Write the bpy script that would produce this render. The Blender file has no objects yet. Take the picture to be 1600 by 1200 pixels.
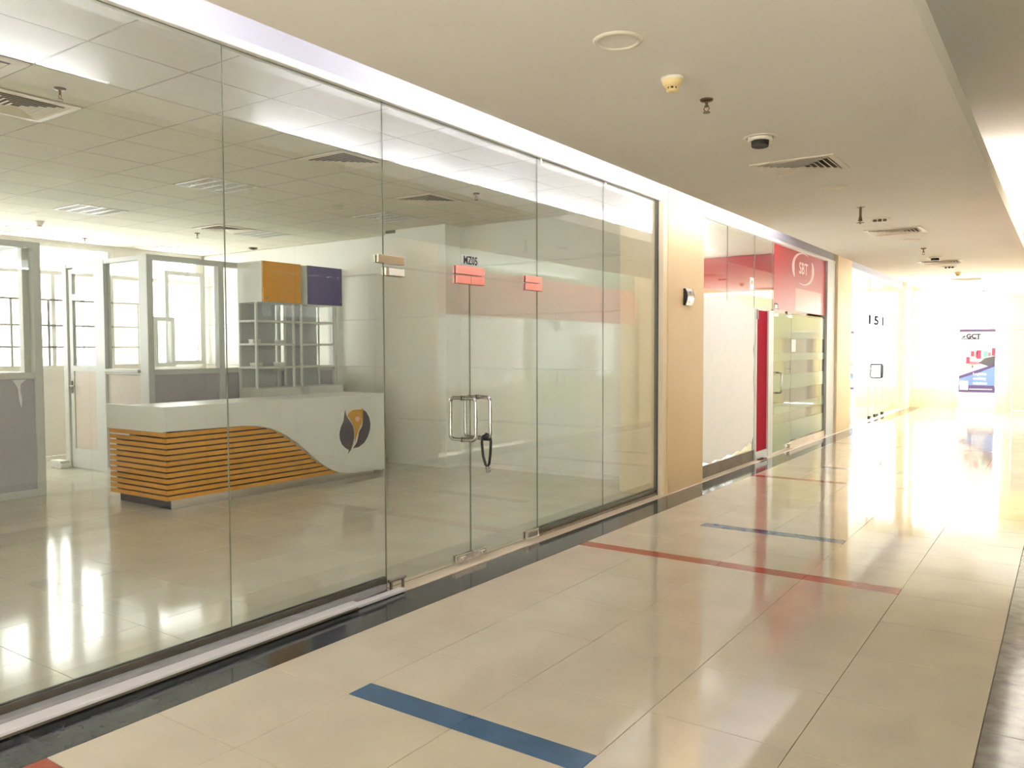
import bpy, bmesh, math, random
from mathutils import Vector, Matrix
random.seed(7)
scene = bpy.context.scene
COL = scene.collection

# ------------------------------------------------------------------ camera
F_PX, YAW, PITCH, ROLL, CAM_H = 1257.6, 0.605387, 0.0419564, -0.0031867, 1.6
c, s = math.cos(YAW), math.sin(YAW)
fw = Vector((-s*math.cos(PITCH), c*math.cos(PITCH), -math.sin(PITCH)))
rt = Vector((c, s, 0)); up = rt.cross(fw)
cr, sr = math.cos(ROLL), math.sin(ROLL)
r2 = cr*rt + sr*up; u2 = -sr*rt + cr*up
cam_d = bpy.data.cameras.new('camera')
cam_d.sensor_width = 36.0
cam_d.lens = 36.0*F_PX/1600.0
cam_d.clip_start = 0.02
cam = bpy.data.objects.new('camera', cam_d)
M = Matrix((r2, u2, -fw)).transposed().to_4x4()
M.translation = Vector((0, 0, CAM_H))
cam.matrix_world = M
COL.objects.link(cam)
scene.camera = cam

# ------------------------------------------------------------------ world, exposure, daylight
W_STRENGTH = 14.5
TUBE_STRENGTH = 52.0
scene.view_settings.view_transform = 'Standard'
scene.view_settings.look = 'None'
scene.view_settings.gamma = 1.0
scene.view_settings.use_curve_mapping = False
scene.view_settings.exposure = -0.22
world = bpy.data.worlds.new('overcast_sky'); scene.world = world
world.use_nodes = True
bgn = world.node_tree.nodes['Background']
bgn.inputs['Color'].default_value = (1.0, 1.0, 0.995, 1)
bgn.inputs['Strength'].default_value = W_STRENGTH
cy = scene.cycles
cy.use_denoising = True
cy.max_bounces = 10; cy.diffuse_bounces = 6; cy.glossy_bounces = 5
cy.transparent_max_bounces = 24; cy.transmission_bounces = 6
cy.sample_clamp_indirect = 80.0
cy.caustics_reflective = False; cy.caustics_refractive = False

# ------------------------------------------------------------------ materials
def lin(v):
    v /= 255.0
    return v/12.92 if v <= 0.04045 else ((v+0.055)/1.055)**2.4
def rgb(r, g, b): return (lin(r), lin(g), lin(b), 1)
MAT = {}
def mat(name, col, rough=0.5, metal=0.0, spec=0.5, noise=0.0, scale=6.0, bump=0.0, bscale=60.0, emit=None, coat=0.0):
    m = bpy.data.materials.new(name); m.use_nodes = True
    nt = m.node_tree; b = nt.nodes['Principled BSDF']
    b.inputs['Base Color'].default_value = col
    b.inputs['Roughness'].default_value = rough
    b.inputs['Metallic'].default_value = metal
    b.inputs['Specular IOR Level'].default_value = spec
    b.inputs['Coat Weight'].default_value = coat
    if noise or bump:
        tc = nt.nodes.new('ShaderNodeNewGeometry')
        n = nt.nodes.new('ShaderNodeTexNoise'); n.inputs['Scale'].default_value = scale; n.inputs['Detail'].default_value = 5
        nt.links.new(tc.outputs['Position'], n.inputs['Vector'])
        if noise:
            rp = nt.nodes.new('ShaderNodeValToRGB')
            rp.color_ramp.elements[0].position = 0.3; rp.color_ramp.elements[1].position = 0.7
            rp.color_ramp.elements[0].color = tuple(max(0, v*(1-noise)) for v in col[:3])+(1,)
            rp.color_ramp.elements[1].color = tuple(min(1, v*(1+noise*0.6)) for v in col[:3])+(1,)
            nt.links.new(n.outputs['Fac'], rp.inputs['Fac']); nt.links.new(rp.outputs['Color'], b.inputs['Base Color'])
        if bump:
            n2 = nt.nodes.new('ShaderNodeTexNoise'); n2.inputs['Scale'].default_value = bscale; n2.inputs['Detail'].default_value = 3
            nt.links.new(tc.outputs['Position'], n2.inputs['Vector'])
            bp = nt.nodes.new('ShaderNodeBump'); bp.inputs['Strength'].default_value = bump; bp.inputs['Distance'].default_value = 0.004
            nt.links.new(n2.outputs['Fac'], bp.inputs['Height']); nt.links.new(bp.outputs['Normal'], b.inputs['Normal'])
    if emit:
        b.inputs['Emission Color'].default_value = emit[0]; b.inputs['Emission Strength'].default_value = emit[1]
    MAT[name] = m
    return m
def glass_mat(name, tint, base=0.055, rough=0.0, haze=0.0, haze_col=(1, 1, 1, 1)):
    """flat architectural glass: transparent, with a mirror reflection that grows towards grazing angles"""
    m = bpy.data.materials.new(name); m.use_nodes = True
    nt = m.node_tree; nt.nodes.clear()
    out = nt.nodes.new('ShaderNodeOutputMaterial')
    lw = nt.nodes.new('ShaderNodeLayerWeight'); lw.inputs['Blend'].default_value = 0.5
    pw = nt.nodes.new('ShaderNodeMath'); pw.operation = 'POWER'; pw.inputs[1].default_value = 5
    nt.links.new(lw.outputs['Facing'], pw.inputs[0])
    ma = nt.nodes.new('ShaderNodeMath'); ma.operation = 'MULTIPLY_ADD'; ma.inputs[1].default_value = 1-base; ma.inputs[2].default_value = base
    nt.links.new(pw.outputs[0], ma.inputs[0])
    tr = nt.nodes.new('ShaderNodeBsdfTransparent'); tr.inputs['Color'].default_value = tint
    gl = nt.nodes.new('ShaderNodeBsdfGlossy'); gl.inputs['Roughness'].default_value = rough; gl.inputs['Color'].default_value = (1, 1, 1, 1)
    inner = tr
    if haze:
        df = nt.nodes.new('ShaderNodeBsdfDiffuse'); df.inputs['Color'].default_value = haze_col
        tl = nt.nodes.new('ShaderNodeBsdfTranslucent'); tl.inputs['Color'].default_value = haze_col
        m0 = nt.nodes.new('ShaderNodeMixShader'); m0.inputs[0].default_value = 0.5
        nt.links.new(df.outputs[0], m0.inputs[1]); nt.links.new(tl.outputs[0], m0.inputs[2])
        m1 = nt.nodes.new('ShaderNodeMixShader'); m1.inputs[0].default_value = haze
        nt.links.new(tr.outputs[0], m1.inputs[1]); nt.links.new(m0.outputs[0], m1.inputs[2])
        inner = m1
    mx = nt.nodes.new('ShaderNodeMixShader')
    nt.links.new(ma.outputs[0], mx.inputs[0]); nt.links.new(inner.outputs[0], mx.inputs[1]); nt.links.new(gl.outputs[0], mx.inputs[2])
    nt.links.new(mx.outputs[0], out.inputs['Surface'])
    MAT[name] = m
    return m

mat('cream_tile', rgb(204, 192, 172), 0.07, spec=0.55, noise=0.07, scale=2.6, bump=0.02, bscale=3.0)
mat('shop_tile', rgb(204, 197, 180), 0.10, spec=0.5, noise=0.08, scale=2.2, bump=0.03, bscale=3.0)
mat('dark_granite', rgb(62, 66, 70), 0.09, spec=0.5, noise=0.35, scale=14)
mat('grey_granite', rgb(118, 115, 110), 0.12, spec=0.5, noise=0.3, scale=14)
mat('blue_tile', rgb(70, 104, 140), 0.12, noise=0.1, scale=10)
mat('red_tile', rgb(166, 78, 58), 0.12, noise=0.1, scale=10)
mat('grout', rgb(120, 100, 80), 0.9)
mat('sill_stone', rgb(226, 208, 184), 0.25, noise=0.06, scale=4)
mat('soffit_paint', rgb(240, 235, 226), 0.75, spec=0.25, noise=0.02, scale=1.2)
mat('cove_paint', rgb(238, 236, 236), 0.7, spec=0.25)
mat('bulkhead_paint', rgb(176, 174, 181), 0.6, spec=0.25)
mat('column_paint', rgb(232, 214, 182), 0.55, spec=0.3, noise=0.02, scale=1.5)
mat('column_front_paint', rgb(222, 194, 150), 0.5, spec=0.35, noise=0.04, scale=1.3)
mat('shop_wall', rgb(228, 226, 217), 0.45, spec=0.4, noise=0.02, scale=1.2)
mat('shop_wall_cream', rgb(230, 224, 216), 0.55, spec=0.3)
mat('yellow_wall', rgb(244, 236, 196), 0.6, spec=0.3)
mat('ceiling_tile', rgb(226, 222, 206), 0.85, spec=0.2, noise=0.03, scale=9)
mat('ceiling_grid', rgb(178, 168, 148), 0.6)
mat('white_metal', rgb(232, 230, 222), 0.35, spec=0.45)
mat('frame_aluminium', rgb(205, 206, 202), 0.38, spec=0.5)
mat('lavender_panel', rgb(178, 172, 180), 0.5, noise=0.03, scale=3)
mat('beige_panel', rgb(206, 194, 182), 0.5, noise=0.03, scale=3)
mat('white_laminate', rgb(222, 222, 214), 0.28, spec=0.5, noise=0.015, scale=3)
mat('white_laminate_shade', rgb(190, 193, 194), 0.35, spec=0.45)  # white shelf backs, with the shade behind the shelves put into the colour
mat('orange_laminate', rgb(226, 154, 12), 0.2, spec=0.5)
mat('purple_laminate', rgb(78, 62, 130), 0.2, spec=0.5)
mat('orange_slat', rgb(216, 150, 46), 0.38, noise=0.12, scale=9)
mat('dark_backing', rgb(58, 34, 26), 0.6)
mat('brushed_steel', rgb(196, 192, 186), 0.28, metal=1.0)
mat('dull_steel', rgb(150, 145, 138), 0.4, metal=1.0)
mat('chrome', rgb(172, 168, 164), 0.1, metal=1.0)
mat('patch_steel', rgb(214, 206, 196), 0.16, metal=1.0)
mat('patch_red_reflection', rgb(228, 168, 164), 0.2, metal=0.8)  # steel fittings with the opposite shopfront's red reflection put into the colour
mat('black_rubber', rgb(22, 21, 22), 0.5, spec=0.4)
mat('matte_black', rgb(40, 38, 42), 1.0, spec=0.0)
mat('black', rgb(26, 24, 22), 0.45)
mat('logo_purple', rgb(52, 42, 66), 0.35)
mat('logo_orange', rgb(198, 142, 10), 0.35)
mat('logo_pink', rgb(240, 200, 188), 0.35)
mat('logo_white', rgb(236, 234, 232), 0.35)
mat('dusty_grey', rgb(150, 148, 148), 0.75, noise=0.12, scale=12)
mat('channel_dark', rgb(84, 78, 70), 0.5, noise=0.2, scale=10)
mat('plank_white', rgb(222, 218, 220), 0.35)
mat('curb_brown', rgb(128, 116, 98), 0.6, noise=0.2, scale=8)
mat('smoke_ivory', rgb(232, 208, 150), 0.45)
mat('smoke_base', rgb(236, 228, 212), 0.5)
mat('vent_white', rgb(228, 218, 200), 0.45)
mat('vent_dark', rgb(112, 100, 84), 0.8)
mat('reflector', rgb(228, 226, 220), 0.3, spec=0.6)
mat('bronze', rgb(120, 98, 78), 0.35, metal=0.9)
mat('tube_glass_off', rgb(225, 225, 220), 0.3)
mat('tube_lit', rgb(240, 245, 255), 0.4, emit=((0.93, 0.95, 1.0, 1), TUBE_STRENGTH))
mat('tube_lit_right', rgb(240, 245, 255), 0.4, emit=((0.95, 0.93, 0.9, 1), TUBE_STRENGTH*1.2))
mat('glass_edge', rgb(112, 120, 106), 0.2, spec=0.6)
mat('red_film', rgb(186, 44, 50), 0.34, spec=0.45)
mat('pale_red', rgb(222, 128, 108), 0.3, spec=0.5)  # own colour of fascia and sticker, painted reflection on the sign
mat('red_panel', rgb(176, 24, 52), 0.8, spec=0.1)
mat('red_wall', rgb(170, 40, 60), 0.45)
mat('logo_rose', rgb(255, 222, 214), 0.4)
mat('white_paint', rgb(250, 250, 249), 0.6, noise=0.03, scale=7)
mat('tape_brown', rgb(92, 48, 44), 0.6)
mat('grey_door', rgb(206, 196, 190), 0.5, noise=0.03, scale=2)
mat('banner_white', rgb(244, 244, 246), 0.5)
mat('banner_purple', rgb(112, 92, 128), 0.5)
mat('banner_blue', rgb(120, 150, 214), 0.5, noise=0.15, scale=3)
mat('banner_navy', rgb(92, 76, 128), 0.5)
mat('banner_red', rgb(196, 70, 100), 0.5)
mat('banner_pink', rgb(224, 120, 140), 0.5)
mat('banner_teal', rgb(130, 190, 178), 0.5)
mat('banner_dark', rgb(92, 92, 100), 0.5)
mat('banner_grey', rgb(190, 192, 190), 0.5)
mat('banner_text', rgb(120, 118, 128), 0.5)
mat('silicone_white', rgb(232, 230, 232), 0.4)
glass_mat('clear_glass', (0.975, 0.99, 0.978, 1))
glass_mat('window_glass', (0.985, 0.992, 0.985, 1))
glass_mat('frosted_glass', (0.86, 0.93, 0.88, 1), haze=0.62, haze_col=rgb(194, 210, 196), rough=0.05)
glass_mat('frosted_white', (0.9, 0.9, 0.88, 1), haze=0.7, haze_col=rgb(226, 226, 214), rough=0.05)
glass_mat('tinted_glass', (0.55, 0.60, 0.56, 1))

# ------------------------------------------------------------------ mesh helpers
class MB:
    """collects primitives and links them as ONE mesh object"""
    def __init__(self): self.v = []; self.f = []; self.mi = []; self.sm = []
    def add(self, v, f, mi=0, smooth=False):
        n = len(self.v); self.v += [Vector(p) for p in v]
        self.f += [tuple(i+n for i in q) for q in f]; self.mi += [mi]*len(f); self.sm += [smooth]*len(f)
        return self
    def box(self, x0, x1, y0, y1, z0, z1, mi=0, bev=0.0):
        x0, x1 = sorted((x0, x1)); y0, y1 = sorted((y0, y1)); z0, z1 = sorted((z0, z1))
        if bev > 0:
            bm = bmesh.new(); bmesh.ops.create_cube(bm, size=1)
            for v in bm.verts:
                v.co = Vector(((x0+x1)/2+v.co.x*(x1-x0), (y0+y1)/2+v.co.y*(y1-y0), (z0+z1)/2+v.co.z*(z1-z0)))
            b = min(bev, 0.45*min(x1-x0, y1-y0, z1-z0))
            bmesh.ops.bevel(bm, geom=list(bm.edges), offset=b, segments=1, affect='EDGES', profile=0.5)
            bm.verts.index_update()
            self.add([v.co.copy() for v in bm.verts], [[v.index for v in f.verts] for f in bm.faces], mi)
            bm.free(); return self
        v = [(x0,y0,z0),(x1,y0,z0),(x1,y1,z0),(x0,y1,z0),(x0,y0,z1),(x1,y0,z1),(x1,y1,z1),(x0,y1,z1)]
        return self.add(v, [(0,3,2,1),(4,5,6,7),(0,1,5,4),(1,2,6,5),(2,3,7,6),(3,0,4,7)], mi)
    def pane(self, x0, x1, y0, y1, z0, z1, axis=0, edge=1):
        """box whose two large faces (across axis) use slot 0, its narrow edges slot `edge`"""
        v = [(x0,y0,z0),(x1,y0,z0),(x1,y1,z0),(x0,y1,z0),(x0,y0,z1),(x1,y0,z1),(x1,y1,z1),(x0,y1,z1)]
        fs = [(0,3,2,1),(4,5,6,7),(0,1,5,4),(1,2,6,5),(2,3,7,6),(3,0,4,7)]
        ax = [2,2,1,0,1,0]
        for q, a in zip(fs, ax):
            self.add([v[i] for i in q], [(0,1,2,3)], 0 if a == axis else edge)
        return self
    def cyl(self, p0, p1, r0, r1=None, n=16, mi=0, caps=True):
        p0, p1 = Vector(p0), Vector(p1); r1 = r0 if r1 is None else r1
        d = (p1-p0).normalized(); a = d.orthogonal().normalized(); b = d.cross(a)
        vs = []
        for p, r in ((p0, r0), (p1, r1)):
            vs += [p+(a*math.cos(2*math.pi*i/n)+b*math.sin(2*math.pi*i/n))*r for i in range(n)]
        self.add(vs, [(i, (i+1)%n, n+(i+1)%n, n+i) for i in range(n)], mi, True)
        if caps:
            self.add(vs[:n], [tuple(range(n))[::-1]], mi); self.add(vs[n:], [tuple(range(n))], mi)
        return self
    def lathe(self, cx, cy_, prof, n=24, mi=0):
        """profile [(r, z)...] turned about the vertical through (cx, cy_)"""
        vs = []
        for r, z in prof:
            vs += [(cx+r*math.cos(2*math.pi*i/n), cy_+r*math.sin(2*math.pi*i/n), z) for i in range(n)]
        fs = []
        for k in range(len(prof)-1):
            fs += [(k*n+i, k*n+(i+1)%n, (k+1)*n+(i+1)%n, (k+1)*n+i) for i in range(n)]
        return self.add(vs, fs, mi, True)
    def tube(self, pts, r, n=12, mi=0, closed=False):
        pts = [Vector(p) for p in pts]; m = len(pts); vs = []; prev = None
        for i, p in enumerate(pts):
            if closed: d = (pts[(i+1)%m]-pts[i-1]).normalized()
            else: d = (pts[min(i+1, m-1)]-pts[max(i-1, 0)]).normalized()
            a = (prev - d*prev.dot(d)).normalized() if prev is not None and (prev - d*prev.dot(d)).length > 1e-5 else d.orthogonal().normalized()
            prev = a; b = d.cross(a)
            vs += [p+(a*math.cos(2*math.pi*k/n)+b*math.sin(2*math.pi*k/n))*r for k in range(n)]
        fs = []
        for i in range(m if closed else m-1):
            j = (i+1) % m
            fs += [(i*n+k, i*n+(k+1)%n, j*n+(k+1)%n, j*n+k) for k in range(n)]
        self.add(vs, fs, mi, True)
        if not closed:
            self.add(vs[:n], [tuple(range(n))[::-1]], mi); self.add(vs[-n:], [tuple(range(n))], mi)
        return self
    def prism(self, poly, to3, t0, t1, mi=0):
        """polygon [(u, v)...] given thickness; to3(u, v, t) -> point"""
        n = len(poly)
        vs = [to3(u, v, t0) for u, v in poly]+[to3(u, v, t1) for u, v in poly]
        return self.add(vs, [tuple(range(n))[::-1], tuple(range(n, 2*n))]+[(i, (i+1)%n, n+(i+1)%n, n+i) for i in range(n)], mi)
    def mesh(self, name, mats, origin=(0, 0, 0)):
        o = Vector(origin)
        me = bpy.data.meshes.new(name)
        me.from_pydata([tuple(p-o) for p in self.v], [], self.f)
        for m in (mats if isinstance(mats, (list, tuple)) else [mats]): me.materials.append(MAT[m])
        me.polygons.foreach_set('material_index', self.mi)
        me.polygons.foreach_set('use_smooth', self.sm)
        me.update()
        return me
def wloc(o):
    p = Vector((0, 0, 0))
    while o is not None: p += o.location; o = o.parent
    return p
def part(name, mb, mats, parent, label=None, kind=None):
    """mb holds world coordinates; the part is linked as a child at the parent's origin"""
    o = bpy.data.objects.new(name, mb.mesh(name, mats, wloc(parent)))
    o.parent = parent; COL.objects.link(o)
    if label: o['label'] = label
    if kind: o['kind'] = kind
    return o
def tag(o, label, cat, group=None, kind=None):
    o['label'] = label; o['category'] = cat
    if group: o['group'] = group
    if kind: o['kind'] = kind
    return o
def thing(name, label, cat, loc, group=None, kind=None):
    o = bpy.data.objects.new(name, None); o.empty_display_size = 0.1
    o.location = loc; COL.objects.link(o)
    return tag(o, label, cat, group, kind)
def solo(name, mb, mats, label, cat, loc=(0, 0, 0), group=None, kind=None):
    o = bpy.data.objects.new(name, mb.mesh(name, mats, loc)); o.location = loc; COL.objects.link(o)
    return tag(o, label, cat, group, kind)
def struct(name, mb, mats, label, cat):
    return solo(name, mb, mats, label, cat, kind='structure')
def dup(root, loc, label, group=None):
    r = root.copy(); COL.objects.link(r); r.location = loc; r['label'] = label
    if group: r['group'] = group
    for ch in list(root.children):
        k = ch.copy(); COL.objects.link(k); k.parent = r
        for g in list(ch.children):
            d = g.copy(); COL.objects.link(d); d.parent = k
    return r
CACHE = {}
def tile(name, parent, x0, x1, y0, y1, ztop, thick, m, gap=0.0028, bev=0.0010):
    """one floor or ceiling tile; alike tiles share their mesh"""
    sx, sy = round(x1-x0-gap, 4), round(y1-y0-gap, 4)
    if sx < 0.01 or sy < 0.01: return None
    key = (name, sx, sy, thick, m)
    if key not in CACHE:
        CACHE[key] = MB().box(-sx/2, sx/2, -sy/2, sy/2, -thick, 0, bev=bev).mesh(name, m)
    o = bpy.data.objects.new(name, CACHE[key]); o.parent = parent; COL.objects.link(o)
    o.location = Vector(((x0+x1)/2, (y0+y1)/2, ztop))-wloc(parent)
    return o
def text_mesh(mb, body, size, to3, t0, t1, mi=0, align='CENTER', sx=1.0, bold=0.0):
    cu = bpy.data.curves.new('lettering', 'FONT'); cu.body = body; cu.size = size
    cu.align_x = align; cu.align_y = 'CENTER'; cu.resolution_u = 3; cu.offset = bold
    ob = bpy.data.objects.new('lettering', cu); COL.objects.link(ob)
    dg = bpy.context.evaluated_depsgraph_get(); dg.update()
    me = bpy.data.meshes.new_from_object(ob.evaluated_get(dg))
    mb.add([to3(v.co.x*sx, v.co.y, t1) for v in me.vertices], [tuple(p.vertices) for p in me.polygons], mi)
    bpy.data.objects.remove(ob); bpy.data.curves.remove(cu); bpy.data.meshes.remove(me)
def onX(u, v, t): return Vector((t, u, v))        # a plane across X, seen from the corridor
def onY(u, v, t): return Vector((u, t, v))        # a plane across Y, seen from the camera end

# ------------------------------------------------------------------ key dimensions (metres)
GX = -3.70            # shop glass line, left
GR = 0.40             # shop glass line, right
HG = 3.22             # height of the glass
Y0, Y1 = -5.0, 24.5   # corridor ends
SHOP_X = -12.8        # outer wall of the shop
SHOP_Y = 8.8          # far side wall of the shop
ZC = 3.30             # shop ceiling

# ------------------------------------------------------------------ corridor floor
floor = struct('floor', MB().box(-3.62, GR+0.3, Y0, Y1, -0.12, -0.009), 'grout', 'polished cream tiled floor of the shopping corridor with dark granite borders', 'floor')
xs = [-3.285, -2.735, -2.12, -1.50, -0.885, -0.27]
PIT, YS = 0.62, 2.60
bands = {-2: ('red_tile', 0, 4), 0: ('blue_tile', 1, 3), 5: ('red_tile', 0, 4), 7: ('blue_tile', 1, 3), 12: ('red_tile', 0, 4), 14: ('blue_tile', 1, 3), 19: ('red_tile', 0, 4)}
for k in range(-4, 36):
    ya = YS+k*PIT; yb = min(ya+PIT, Y1)
    if ya >= Y1: break
    for i in range(5):
        b = bands.get(k)
        if b and b[1] <= i < b[2]:
            tile('inlay_tile', floor, xs[i], xs[i+1], ya, ya+0.15, 0, 0.012, b[0])
            tile('floor_tile', floor, xs[i], xs[i+1], ya+0.15, yb, 0, 0.012, 'cream_tile')
        else:
            tile('floor_tile', floor, xs[i], xs[i+1], ya, yb, 0, 0.012, 'cream_tile')
k = -2
while YS+k*PIT < Y1:
    ya = YS+k*PIT; yb = min(ya+PIT*1.0, Y1)
    if k % 2 == 0:
        tile('granite_tile', floor, -3.60, xs[0], ya, min(ya+2*PIT, Y1), 0, 0.012, 'dark_granite', gap=0.002)
    tile('granite_tile', floor, xs[5], 0.29, ya, yb, 0, 0.012, 'grey_granite', gap=0.0035)
    k += 1
part('rear_tiles', MB().box(-3.60, 0.29, Y0, YS-4*PIT, -0.009, 0), 'cream_tile', floor, kind='stuff')

# sill strips under the glass
struct('trim_1', MB().box(-3.78, -3.602, Y0, Y1, -0.05, 0.006, bev=0.002), 'sill_stone', 'pale stone sill strip between dark granite border and left shop glass', 'sill')
struct('trim_2', MB().box(0.29, 0.5, Y0, Y1, -0.05, 0.006, bev=0.002), 'sill_stone', 'pale stone sill strip under right hand shop glass', 'sill')

# ------------------------------------------------------------------ corridor ceiling: dropped soffit with light coves
def soffit(ya, yb):
    prof = [(-2.87, 3.0), (-0.55, 3.0), (-0.55, 3.125), (-0.80, 3.125), (-0.80, 3.6), (-2.62, 3.6), (-2.62, 3.125), (-2.87, 3.125)]
    n = len(prof)
    vs = [(x, ya, z) for x, z in prof]+[(x, yb, z) for x, z in prof]
    mb = MB()
    mats = [0, 0, 1, 1, 1, 1, 1, 0]
    for i in range(n):
        j = (i+1) % n
        mb.add([vs[i], vs[j], vs[n+j], vs[n+i]], [(0, 1, 2, 3)], mats[i])
    mb.add(vs[:n], [tuple(range(n))], 0); mb.add(vs[n:], [tuple(range(n))], 0)
    return mb
struct('ceiling', soffit(Y0, Y1), ['soffit_paint', 'cove_paint'], 'cream dropped plaster ceiling down the middle of the corridor with open side coves', 'ceiling')
struct('ceiling.001', MB().box(-3.85, -2.62, Y0, Y1, 3.6, 3.75), 'cove_paint', 'high ceiling of the lit cove above left shopfront', 'ceiling')
struct('ceiling.002', MB().box(-0.80, 0.75, Y0, Y1, 3.6, 3.75), 'soffit_paint', 'high ceiling of the cove on corridor right side', 'ceiling')
# bulkheads over the glass
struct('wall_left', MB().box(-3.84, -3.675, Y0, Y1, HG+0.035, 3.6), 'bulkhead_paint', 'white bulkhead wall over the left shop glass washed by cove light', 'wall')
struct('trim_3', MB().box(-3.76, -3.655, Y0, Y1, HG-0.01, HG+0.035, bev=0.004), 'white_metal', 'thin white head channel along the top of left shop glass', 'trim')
struct('wall_right', MB().box(GR-0.02, GR+0.25, Y0, Y1, HG, 3.6), 'soffit_paint', 'bulkhead wall over right hand shop glass', 'wall')

struct('added_wall_back', MB().box(-4.0, -2.0, Y0-0.2, Y0, 0, 3.75).box(-1.5, 0.75, Y0-0.2, Y0, 0, 3.75).box(-2.0, -1.5, Y0-0.2, Y0, 2.1, 3.75), 'soffit_paint', 'unseen cream wall added behind the camera to limit daylight', 'wall')  # unseen wall, added with a narrow gap to cut light from behind
# ------------------------------------------------------------------ columns and walls
def column(name, x0, x1, y0, y1, label, m='column_paint'):
    mb = MB()
    mb.box(x0, x1, y0, y1, 0.0, 3.6)
    o = struct(name, mb, m, label, 'column')
    return o
col1 = column('wall_column', -4.15, -3.63, 8.13, 9.27, 'cream square column between office shop and white boarded shop')
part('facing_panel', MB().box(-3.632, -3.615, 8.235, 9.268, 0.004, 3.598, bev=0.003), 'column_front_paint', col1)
col2 = column('wall_column.001', -4.3, -3.62, 16.0, 17.2, 'cream square column beyond the red signed shop')
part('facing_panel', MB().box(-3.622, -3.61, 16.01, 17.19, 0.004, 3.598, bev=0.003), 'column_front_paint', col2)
column('wall_column.002', -4.1, -3.58, 23.6, 24.5, 'pale yellow column at far left end of the corridor')
column('wall_column.003', 0.30, 0.9, 7.9, 9.2, 'cream column on the right hand side opposite the office shop')
column('wall_column.004', 0.30, 0.9, 16.0, 17.2, 'cream column on the right hand side opposite the red signed shop')
struct('trim_4', MB().box(-3.76, -3.655, 15.42, 15.99, 0.006, HG-0.01), 'frame_aluminium', 'grey metal end post beside the red signed glass front', 'post')

# shop shell (office shop)
sfloor = struct('floor.001', MB().box(SHOP_X, -3.62, -2.0, SHOP_Y, -0.12, -0.009), 'grout', 'polished beige tiled floor inside the empty office shop', 'floor')
PX = 0.617
gx = [-3.78] + [-4.43-PX*k for k in range(14)]
gx = [x for x in gx if x > SHOP_X]+[SHOP_X]
gy = [2.58-PX*k for k in range(4, -1, -1)]+[2.58+PX*k for k in range(1, 11)]
gy = [y for y in gy if y < SHOP_Y]+[SHOP_Y]
for i in range(len(gx)-1):
    for j in range(len(gy)-1):
        tile('floor_tile', sfloor, gx[i+1], gx[i], gy[j], gy[j+1], 0, 0.012, 'shop_tile', gap=0.003)
part('rear_tiles', MB().box(SHOP_X, -3.78, -2.0, gy[0], -0.009, 0), 'shop_tile', sfloor, kind='stuff')

sceil = struct('ceiling.003', MB().box(SHOP_X, -3.76, -2.0, SHOP_Y+0.05, ZC+0.04, ZC+0.12), 'ceiling_tile', 'suspended tiled ceiling over the empty office shop', 'ceiling')
cx_ = [-3.76]+[-4.46-PX*k for k in range(14)]
cx_ = [x for x in cx_ if x > SHOP_X]+[SHOP_X]
cyy = [2.37-PX*k for k in range(4, -1, -1)]+[2.37+PX*k for k in range(1, 12)]
cyy = [y for y in cyy if y < SHOP_Y]+[SHOP_Y]
def cell(xk, yk):   # ceiling cell by grid index, as box
    xa = -4.46-PX*xk; ya = 2.37+PX*yk
    return (xa-PX, xa, ya, ya+PX)
LIGHT_CELLS = [(4, 4), (8, 4), (8, 8), (4, 8), (12, 4), (12, 8)]
VENT_CELLS = [(2, 0), (2, 7), (8, 7), (1, 4), (1, -1)]
special = {(round(cell(*q)[0], 2), round(cell(*q)[2], 2)) for q in LIGHT_CELLS+VENT_CELLS}
gridm = MB()
for x in cx_[1:-1]: gridm.box(x-0.006, x+0.006, cyy[0], SHOP_Y, ZC+0.001, ZC+0.03)
for y in cyy[1:-1]: gridm.box(SHOP_X, -3.76, y-0.006, y+0.006, ZC+0.0005, ZC+0.03)
part('ceiling_grid', gridm, 'ceiling_grid', sceil)
for i in range(len(cx_)-1):
    for j in range(len(cyy)-1):
        if (round(cx_[i+1], 2), round(cyy[j], 2)) in special: continue
        tile('ceiling_tile', sceil, cx_[i+1], cx_[i], cyy[j], cyy[j+1], ZC+0.016, 0.016, 'ceiling_tile', gap=0.016)
part('rear_tiles', MB().box(SHOP_X, -3.76, -2.0, cyy[0]-0.01, ZC-0.002, ZC+0.03), 'ceiling_tile', sceil, kind='stuff')

# far side wall of the shop with its grooved boards, and the pillar before it
wf = struct('wall_far', MB().box(SHOP_X, -3.72, SHOP_Y, SHOP_Y+0.14, 0, ZC+0.1), 'shop_wall', 'pale grooved board wall at the far side of the office shop', 'wall')
edges = [0.06, 0.64, 1.355, 2.065, 2.74, ZC-0.002]
for i in range(len(edges)-1):
    part('wall_board', MB().box(-12.78, -3.74, SHOP_Y-0.018, SHOP_Y+0.002, edges[i]+0.006, edges[i+1]-0.006, bev=0.005), 'shop_wall', wf)
struct('baseboard_far', MB().box(-9.3, -4.16, SHOP_Y-0.03, SHOP_Y-0.001, 0.0, 0.062, bev=0.003), 'shop_wall_cream', 'low cream skirting along the far shop wall', 'baseboard')
pil = column('wall_column.005', -8.03, -6.94, 8.46, SHOP_Y-0.019, 'white square pillar against the far shop wall', 'shop_wall')
for i in range(len(edges)-1):
    part('wall_board', MB().box(-8.035, -6.935, 8.452, 8.462, edges[i]+0.004, edges[i+1]-0.004, bev=0.003), 'shop_wall', pil)
struct('wall_near', MB().box(SHOP_X, -3.72, -2.14, -2.0, 0, ZC+0.1), 'shop_wall', 'pale side wall of the office shop behind the camera', 'wall')

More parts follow.
